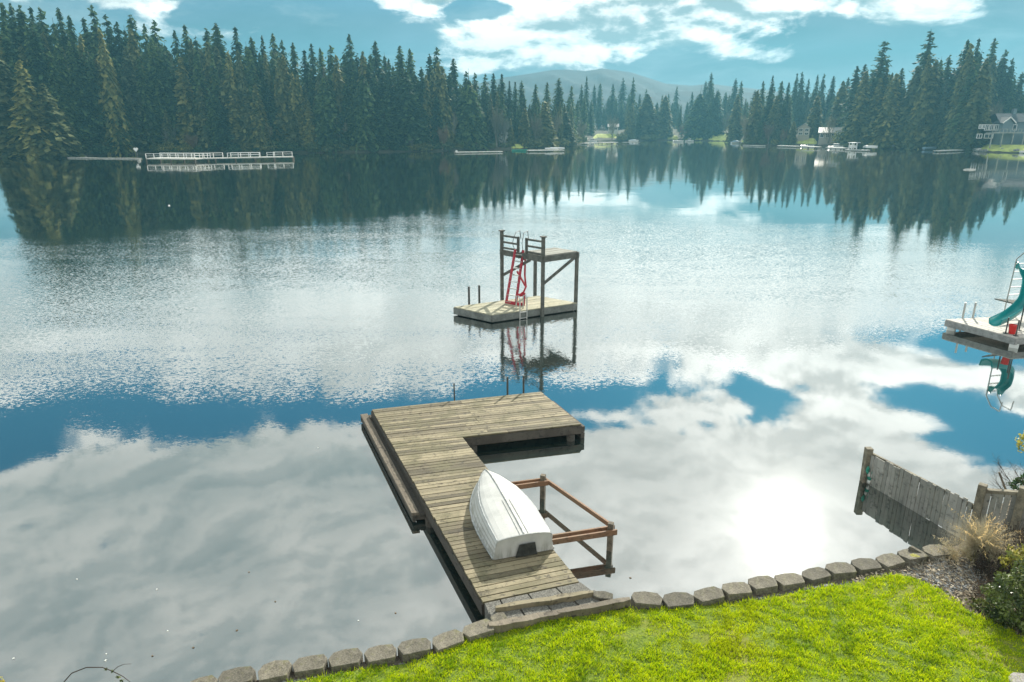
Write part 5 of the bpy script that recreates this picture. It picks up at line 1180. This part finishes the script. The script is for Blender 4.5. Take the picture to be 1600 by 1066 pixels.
def slab(q, th=.2): q2 = [p + Vector((0, 0, th)) for p in q]; m.add(q + q2, [(0, 1, 2, 3), (7, 6, 5, 4), (0, 4, 5, 1), (1, 5, 6, 2), (2, 6, 7, 3), (3, 7, 4, 0)])
V3 = lambda x, y, z: Vector((x, y, z))
slab([V3(x0-.5, b.y-.5, ze), V3(x1+.5, b.y-.5, ze), V3(x1+.5, b.y+4.5, zr), V3(x0-.5+1.5, b.y+4.5, zr)]); slab([V3(x0-.5, b.y+9.5, ze), V3(x1+.5, b.y+9.5, ze), V3(x1+.5, b.y+4.5, zr), V3(x0+1.0, b.y+4.5, zr)])
gm = (x0+xm)/2
for sg, xe in ((-1, x0-.6), (1, xm+.5)): slab([V3(xe, b.y-2.1, ze-.25), V3(gm, b.y-2.1, gzt+.1), V3(gm, b.y+2.5, gzt+.1), V3(xe, b.y+2.5, ze-.25)], .18)
rf = m.build('roof', M['roofdark'], hs)
m = MB(); q = hp(1585, 172, 4.5); m.box((q.x, q.y, (q.z + zr)/2 - .3), (1.0, 1.0, q.z - zr + 1.4)); m.build('chimney', M['wallblue'], rf)
m = MB()
for xe in (x0-.6, xm+.5): m.bar((xe, b.y-2.16, ze-.14), (gm, b.y-2.16, gzt+.21), .08, .30)
m.build('gable_trim', M['trimw'], hs)
def win(xa, xb, za, zb_, yy, mull):
    m = MB(); w_ = xb-xa; h_ = zb_-za; xc = (xa+xb)/2; zc = (za+zb_)/2
    for dx, dz, sx, sz in [(0, h_/2, w_+.3, .18), (0, -h_/2, w_+.3, .18), (-w_/2, 0, .18, h_), (w_/2, 0, .18, h_)] + [(-w_/2 + w_*i/mull, 0, .12, h_) for i in range(1, mull)]: m.box((xc+dx, yy, zc+dz), (sx, .1, sz))
    f = m.build('window', M['trimw'], hs); m = MB(); m.box((xc, yy+.05, zc), (w_, .05, h_)); m.build('pane', M['glassdark'], f)
win(hp(1562.5, 0).x, hp(1566.5, 0).x, hp(0+1565, 201).z, hp(1565, 195).z, b.y-1.66, 2); win(hp(1568.3, 0).x, hp(1572.5, 0).x, hp(1565, 201).z, hp(1565, 195).z, b.y-1.66, 2)
for a_, b_ in ((1578, 1584), (1586, 1592), (1594, 1600), (1604, 1612), (1618, 1630)): win(hp(a_, 0).x, hp(b_, 0).x, hp(1590, 203.5).z, hp(1590, 195).z, b.y-.06, 2)
for a_, b_ in ((1562, 1570), (1580, 1594), (1602, 1616)): win(hp(a_, 0).x, hp(b_, 0).x, hp(1590, 216).z, hp(1590, 209.5).z, b.y-(1.66 if a_ < 1575 else .06), 2)
m = MB(); zd = hp(1590, 207).z; xa = hp(1535, 207).x; m.prism([(xa, b.y-4.5), (x1, b.y-4.5), (x1, b.y-1.7), (xa, b.y-1.7)], zd-.25, zd); m.build('deck', M['gdock'], hs)
m = MB(); rr_ = 0
xx = xa
while xx < x1: m.box((xx, b.y-4.4, zd+.5), (.12, .12, 1.0)); xx += 1.1
m.bar((xa, b.y-4.4, zd+1.0), (x1, b.y-4.4, zd+1.0), .10, .12); m.bar((xa, b.y-4.4, zd+.15), (x1, b.y-4.4, zd+.15), .06, .08); m.build('deck_railing', M['gdock'], hs)
xx = xa + .3
while xx < x1: m = MB(); m.box((xx, b.y-4.2, (zd-.25+zlow)/2), (.24, .24, zd-.25-zlow)); m.build('deck_post', M['gdock'], hs); xx += 3.2
# boulders of the stone bank by the pale dock
rr = random.Random(41)
BO = ['largest pale boulder of the stone bank at the dock end', 'flat pale boulder next to the largest one on the stone bank', 'dark boulder low at the waterline of the stone bank', 'small pale boulder at the pale dock end of the stone bank', 'dark mossy boulder on the upper stone bank', 'pale boulder where the stone bank meets the big lawn', 'dark rock lying alone on the big lawn', 'dark low rock at the edge of the big lawn near the frame edge', 'pale flat stone on the waterline of the big lawn']
for i, (px, bk, sz, mt) in enumerate(((1523, .6, 1.1, 'wdock'), (1529, .9, 1.0, 'wdock'), (1532, .3, .9, 'stonewall'), (1516, .5, .7, 'wdock'), (1526, 3, 1.0, 'stonewall'), (1539, .6, .9, 'stonewall'), (1566, 4, .8, 'stonewall'), (1588, 2, .9, 'stonewall'), (1597, .4, .9, 'wdock'))):
    bmx = bmesh.new(); bmesh.ops.create_icosphere(bmx, subdivisions=2, radius=sz)
    for v_ in bmx.verts: v_.co *= rr.uniform(.78, 1.12); v_.co.z *= .6
    me = bpy.data.meshes.new('boulder'); bmx.to_mesh(me); bmx.free(); me.materials.append(M[mt]); o = bpy.data.objects.new('boulder', me); sc.collection.objects.link(o); o.location = bank(px, bk, .15); tag(o, BO[i], 'boulder', 'boulders along the lawn shore')

def hull_far(name, px, py, Lm, beam, hgt, yaw, label, mat='boatw', over=False, z=None, cat='boat', cover=None, cabin=False):
    c = at(px, py, 0) if z is None else Vector((*at(px, py, z)[:2], z)); t = thing(name, c, label, cat); m = MB(); rows = []; ca, sa = math.cos(yaw), math.sin(yaw)
    for i in range(13):
        s = i/12; B = beam/2*min(1, (1-s)*2.6)**.6*(1 if s > .02 else .95) + .01; k_ = -.12*hgt + hgt*.45*max(0, s-.6)**1.5*2; sh = hgt*(1+.25*s*s); row = []
        for l, zz in ((-B, sh), (-B*.92, sh*.55), (-B*.55, k_+hgt*.1), (0, k_), (B*.55, k_+hgt*.1), (B*.92, sh*.55), (B, sh), (B*.85, sh), (0, sh*.72), (-B*.85, sh), (-B, sh)):
            x = (s-.5)*Lm; zf = (hgt*1.1 - zz) if over else zz; row.append(c + Vector((x*ca - l*sa, x*sa + l*ca, zf)))
        rows.append(row)
    m.grid(rows); m.add(rows[0][:-1], [tuple(range(10))]); m.build('hull', M[mat], t)
    if cover:
        m = MB(); rows = []
        for i in range(9):
            s = i/8; x = (s-.5)*Lm*.92; hh = hgt + cover*math.sin(math.pi*min(1, s*1.15))**.5*.9 if s < .87 else hgt
            rows.append([c + Vector((x*ca - l*beam*.5*sa, x*sa + l*beam*.5*ca, hgt*.95 + (hh-hgt)*math.cos(l*1.5))) for l in np.linspace(-1, 1, 9)])
        m.grid(rows); m.build('cover', M['tarp'] if mat != 'boatw' or True else M['boatw'], t)
    if cabin:
        m = MB(); m.box(c + Vector((0, 0, hgt+.45)), (Lm*.35, beam*.7, .9), yaw); m.build('cabin', M['boatw'], t, bevel=.1); m = MB(); m.box(c + Vector((0, 0, hgt+.55)), (Lm*.352, beam*.72, .35), yaw); m.build('cabin_window', M['glassdark'], t)
    return t
hull_far('kayak', 862, 233.2, 4.2, .8, .35, .02, 'white kayak upside down on the long dock, nearer the lawn strip', over=True, z=.57, cat='kayak')
hull_far('kayak', 871, 232.6, 4.6, .8, .38, -.03, 'white kayak upside down on the long dock, nearer its outer tip', over=True, z=.57, cat='kayak')
hull_far('canoe', 812, 236.2, 5.0, .9, .45, .05, 'dark green canoe floating beside the yellowish lawn strip', 'bgreen', cat='canoe')
hull_far('moored_boat', 925, 222.4, 5, 2, .8, .2, 'white motor boat moored at the small dock below the terrace house', cabin=True)
hull_far('moored_boat', 990, 221.8, 5, 2, .8, -.1, 'blue covered boat beside the grey dock near the sunlit lawns', cover=.5)
hull_far('moored_boat', 1060, 222.0, 5.5, 2, .7, .15, 'white open boat pulled up below the first little sunlit lawn')
hull_far('moored_boat', 1077, 221.6, 4.5, 1.8, .6, -.2, 'white boat resting below the second little sunlit lawn', cabin=True)
hull_far('covered_boat', 1150, 224.2, 4.6, 2.2, .7, .05, 'pale domed covered boat at the end of the largest sunlit lawn', cover=.9)
hull_far('moored_boat', 1262, 229.6, 5.0, 2, .6, .0, 'white open boat lying beside the broad white dock')
hull_far('moored_boat', 1306, 231.8, 5.2, 2, .7, .0, 'white cabin boat lying along the dock under the second pale house', cabin=True)
hull_far('shore_boat', 1361, 231.5, 5.0, 1.7, .7, .25, 'white rowing boat upturned on the shore beyond the white boat lift', over=True, z=.75)
hull_far('moored_boat', 1453, 233.4, 4.6, 1.8, .7, .15, 'grey blue open boat on the shore below the tallest cedars', 'tarp', z=.25)
# boat lift with white canopy
c = at(1332, 233.2, .45); lf = thing('boat_lift', c, 'white boat lift with flat canopy standing on its own low dock', 'boat lift'); s = mpp(c.y)
for i in (-1, 1):
    for j in (-1, 1): m = MB(); m.box(c + Vector((i*.75, j*1.0, .95)), (.22, .22, 1.9)); m.build('post', M['white'], lf)
m = MB(); m.box(c + Vector((.3, 0, 2.0)), (2.9, 2.6, .16)); m.build('canopy', M['white'], lf, bevel=.04)
m = MB(); m.box(c + Vector((0, 0, .8)), (1.4, 1.7, .9)); m.build('hull', M['boatw'], lf, bevel=.2)
# driftwood log and sail shaped snag
a = bank(1378, .8, .2); d_ = bank(1397, 1.5, .9); m = MB(); m.tube([a, a.lerp(d_, .5)+Vector((0, 0, .25)), d_], [.35, .28, .18], 8); tag(ground_origin(m.build('driftwood_log', M['palebark'])), 'pale slanting driftwood log on the shore beside the brown bare bush', 'log')
b_ = bank(1395.5, 1.0); m = MB(); m.tube([b_ + Vector((.2, 0, -.2)), b_ + Vector((0, 0, .8)), b_ + Vector((-.35, 0, 2.2))], [.55, .42, .05], 7); tag(ground_origin(m.build('tree_stump', M['palebark'])), 'pale pointed broken stump shaped like a sail on the shore', 'stump')
# white sign, buoys
c = at(214.5, 247, 0); sg = thing('shore_sign', c, 'white heart shaped sign on a dark post at the end of the grey dock', 'sign'); m = MB(); m.box(c + Vector((0, 0, .7)), (.2, .2, 2.0)); m.build('post', M['floatdark'], sg)
m = MB(); R_ = .55; hpoly = [(R_*.062*(16*math.sin(t)**3), R_*.062*(13*math.cos(t)-5*math.cos(2*t)-2*math.cos(3*t)-math.cos(4*t))) for t in np.linspace(0, 2*math.pi, 25)[:-1]]; n = len(hpoly)
vs = [c + Vector((x, -.16, 2.0+z)) for x, z in hpoly] + [c + Vector((x, -.06, 2.0+z)) for x, z in hpoly]; m.add(vs, [tuple(range(n)), tuple(range(2*n-1, n-1, -1))] + [(i, (i+1) % n, n+(i+1) % n, n+i) for i in range(n)]); m.build('board', M['white'], sg)
for px, py, r, lab, mt in ((134.5, 247.5, .42, 'pale grey round buoy in front of the low grey dock', 'gdock'), (264, 321.5, .09, 'tiny white buoy on the open water below the pier', 'white'), (217.5, 252, .4, 'pale round buoy floating below the white sign', 'gdock'), (713, 236.8, .4, 'white buoy at the inner end of the short white dock', 'white')):
    c = at(px, py, 0); m = MB(); m.tube([c + Vector((0, 0, r*z)) for z in (-.6, -.3, .2, .7, 1.0)], [r*.6, r*.95, r, r*.7, r*.15], 10); tag(ground_origin(m.build('buoy', M[mt], smooth=True)), lab, 'buoy', 'buoys on the lake')
rr = random.Random(66)
for px, py in ((245, 921), (389, 894), (302, 1012), (21, 1029), (166, 1022), (165, 1032), (238, 1025), (618, 958), (370, 985), (262, 986), (560, 970), (985, 903), (497, 700), (120, 905), (430, 940)):
    c = at(px, py, .004); a = rr.uniform(0, 3); L = rr.uniform(.012, .022); m = MB(); m.prism([(c.x + L*math.cos(a+t)*(1 if i % 2 == 0 else .45), c.y + L*math.sin(a+t)*(1 if i % 2 == 0 else .45)) for i, t in enumerate(np.linspace(0, 2*math.pi, 9)[:-1])], .003, .009)
    tag(ground_origin(m.build('floating_leaf', M['bwhite'] if rr.random() < .6 else M['litter'])), 'tiny pale leaf scrap floating on the calm water near the shore', 'leaf scrap', 'leaf scraps floating near the shore')
c = at(1515, 265.5, 0); m = MB(); m.tube([c + Vector((x, 0, .05)) for x in (-1.1, -.6, .6, 1.1)], [.05, .14, .14, .05], 8); tag(ground_origin(m.build('floating_log', M['wdock'])), 'thin white floating log on the water below the gabled house', 'log')

# ------------------------------------------------------------------ air
def haze_fn(k, b, tc, o):
    k.t.nodes.remove(b); v = k.n('ShaderNodeVolumePrincipled'); v.inputs['Color'].default_value = (.19, .52, .67, 1); v.inputs['Density'].default_value = .00072; v.inputs['Anisotropy'].default_value = .22
    k.t.links.new(v.outputs[0], o.inputs['Volume'])
M['haze'] = pbr('haze_air', haze_fn)
m = MB(); m.prism([(-960, -50), (960, -50), (960, 1520), (-960, 1520)], -3.2, 165)
tag(m.build('haze', M['haze']), kind='stuff')
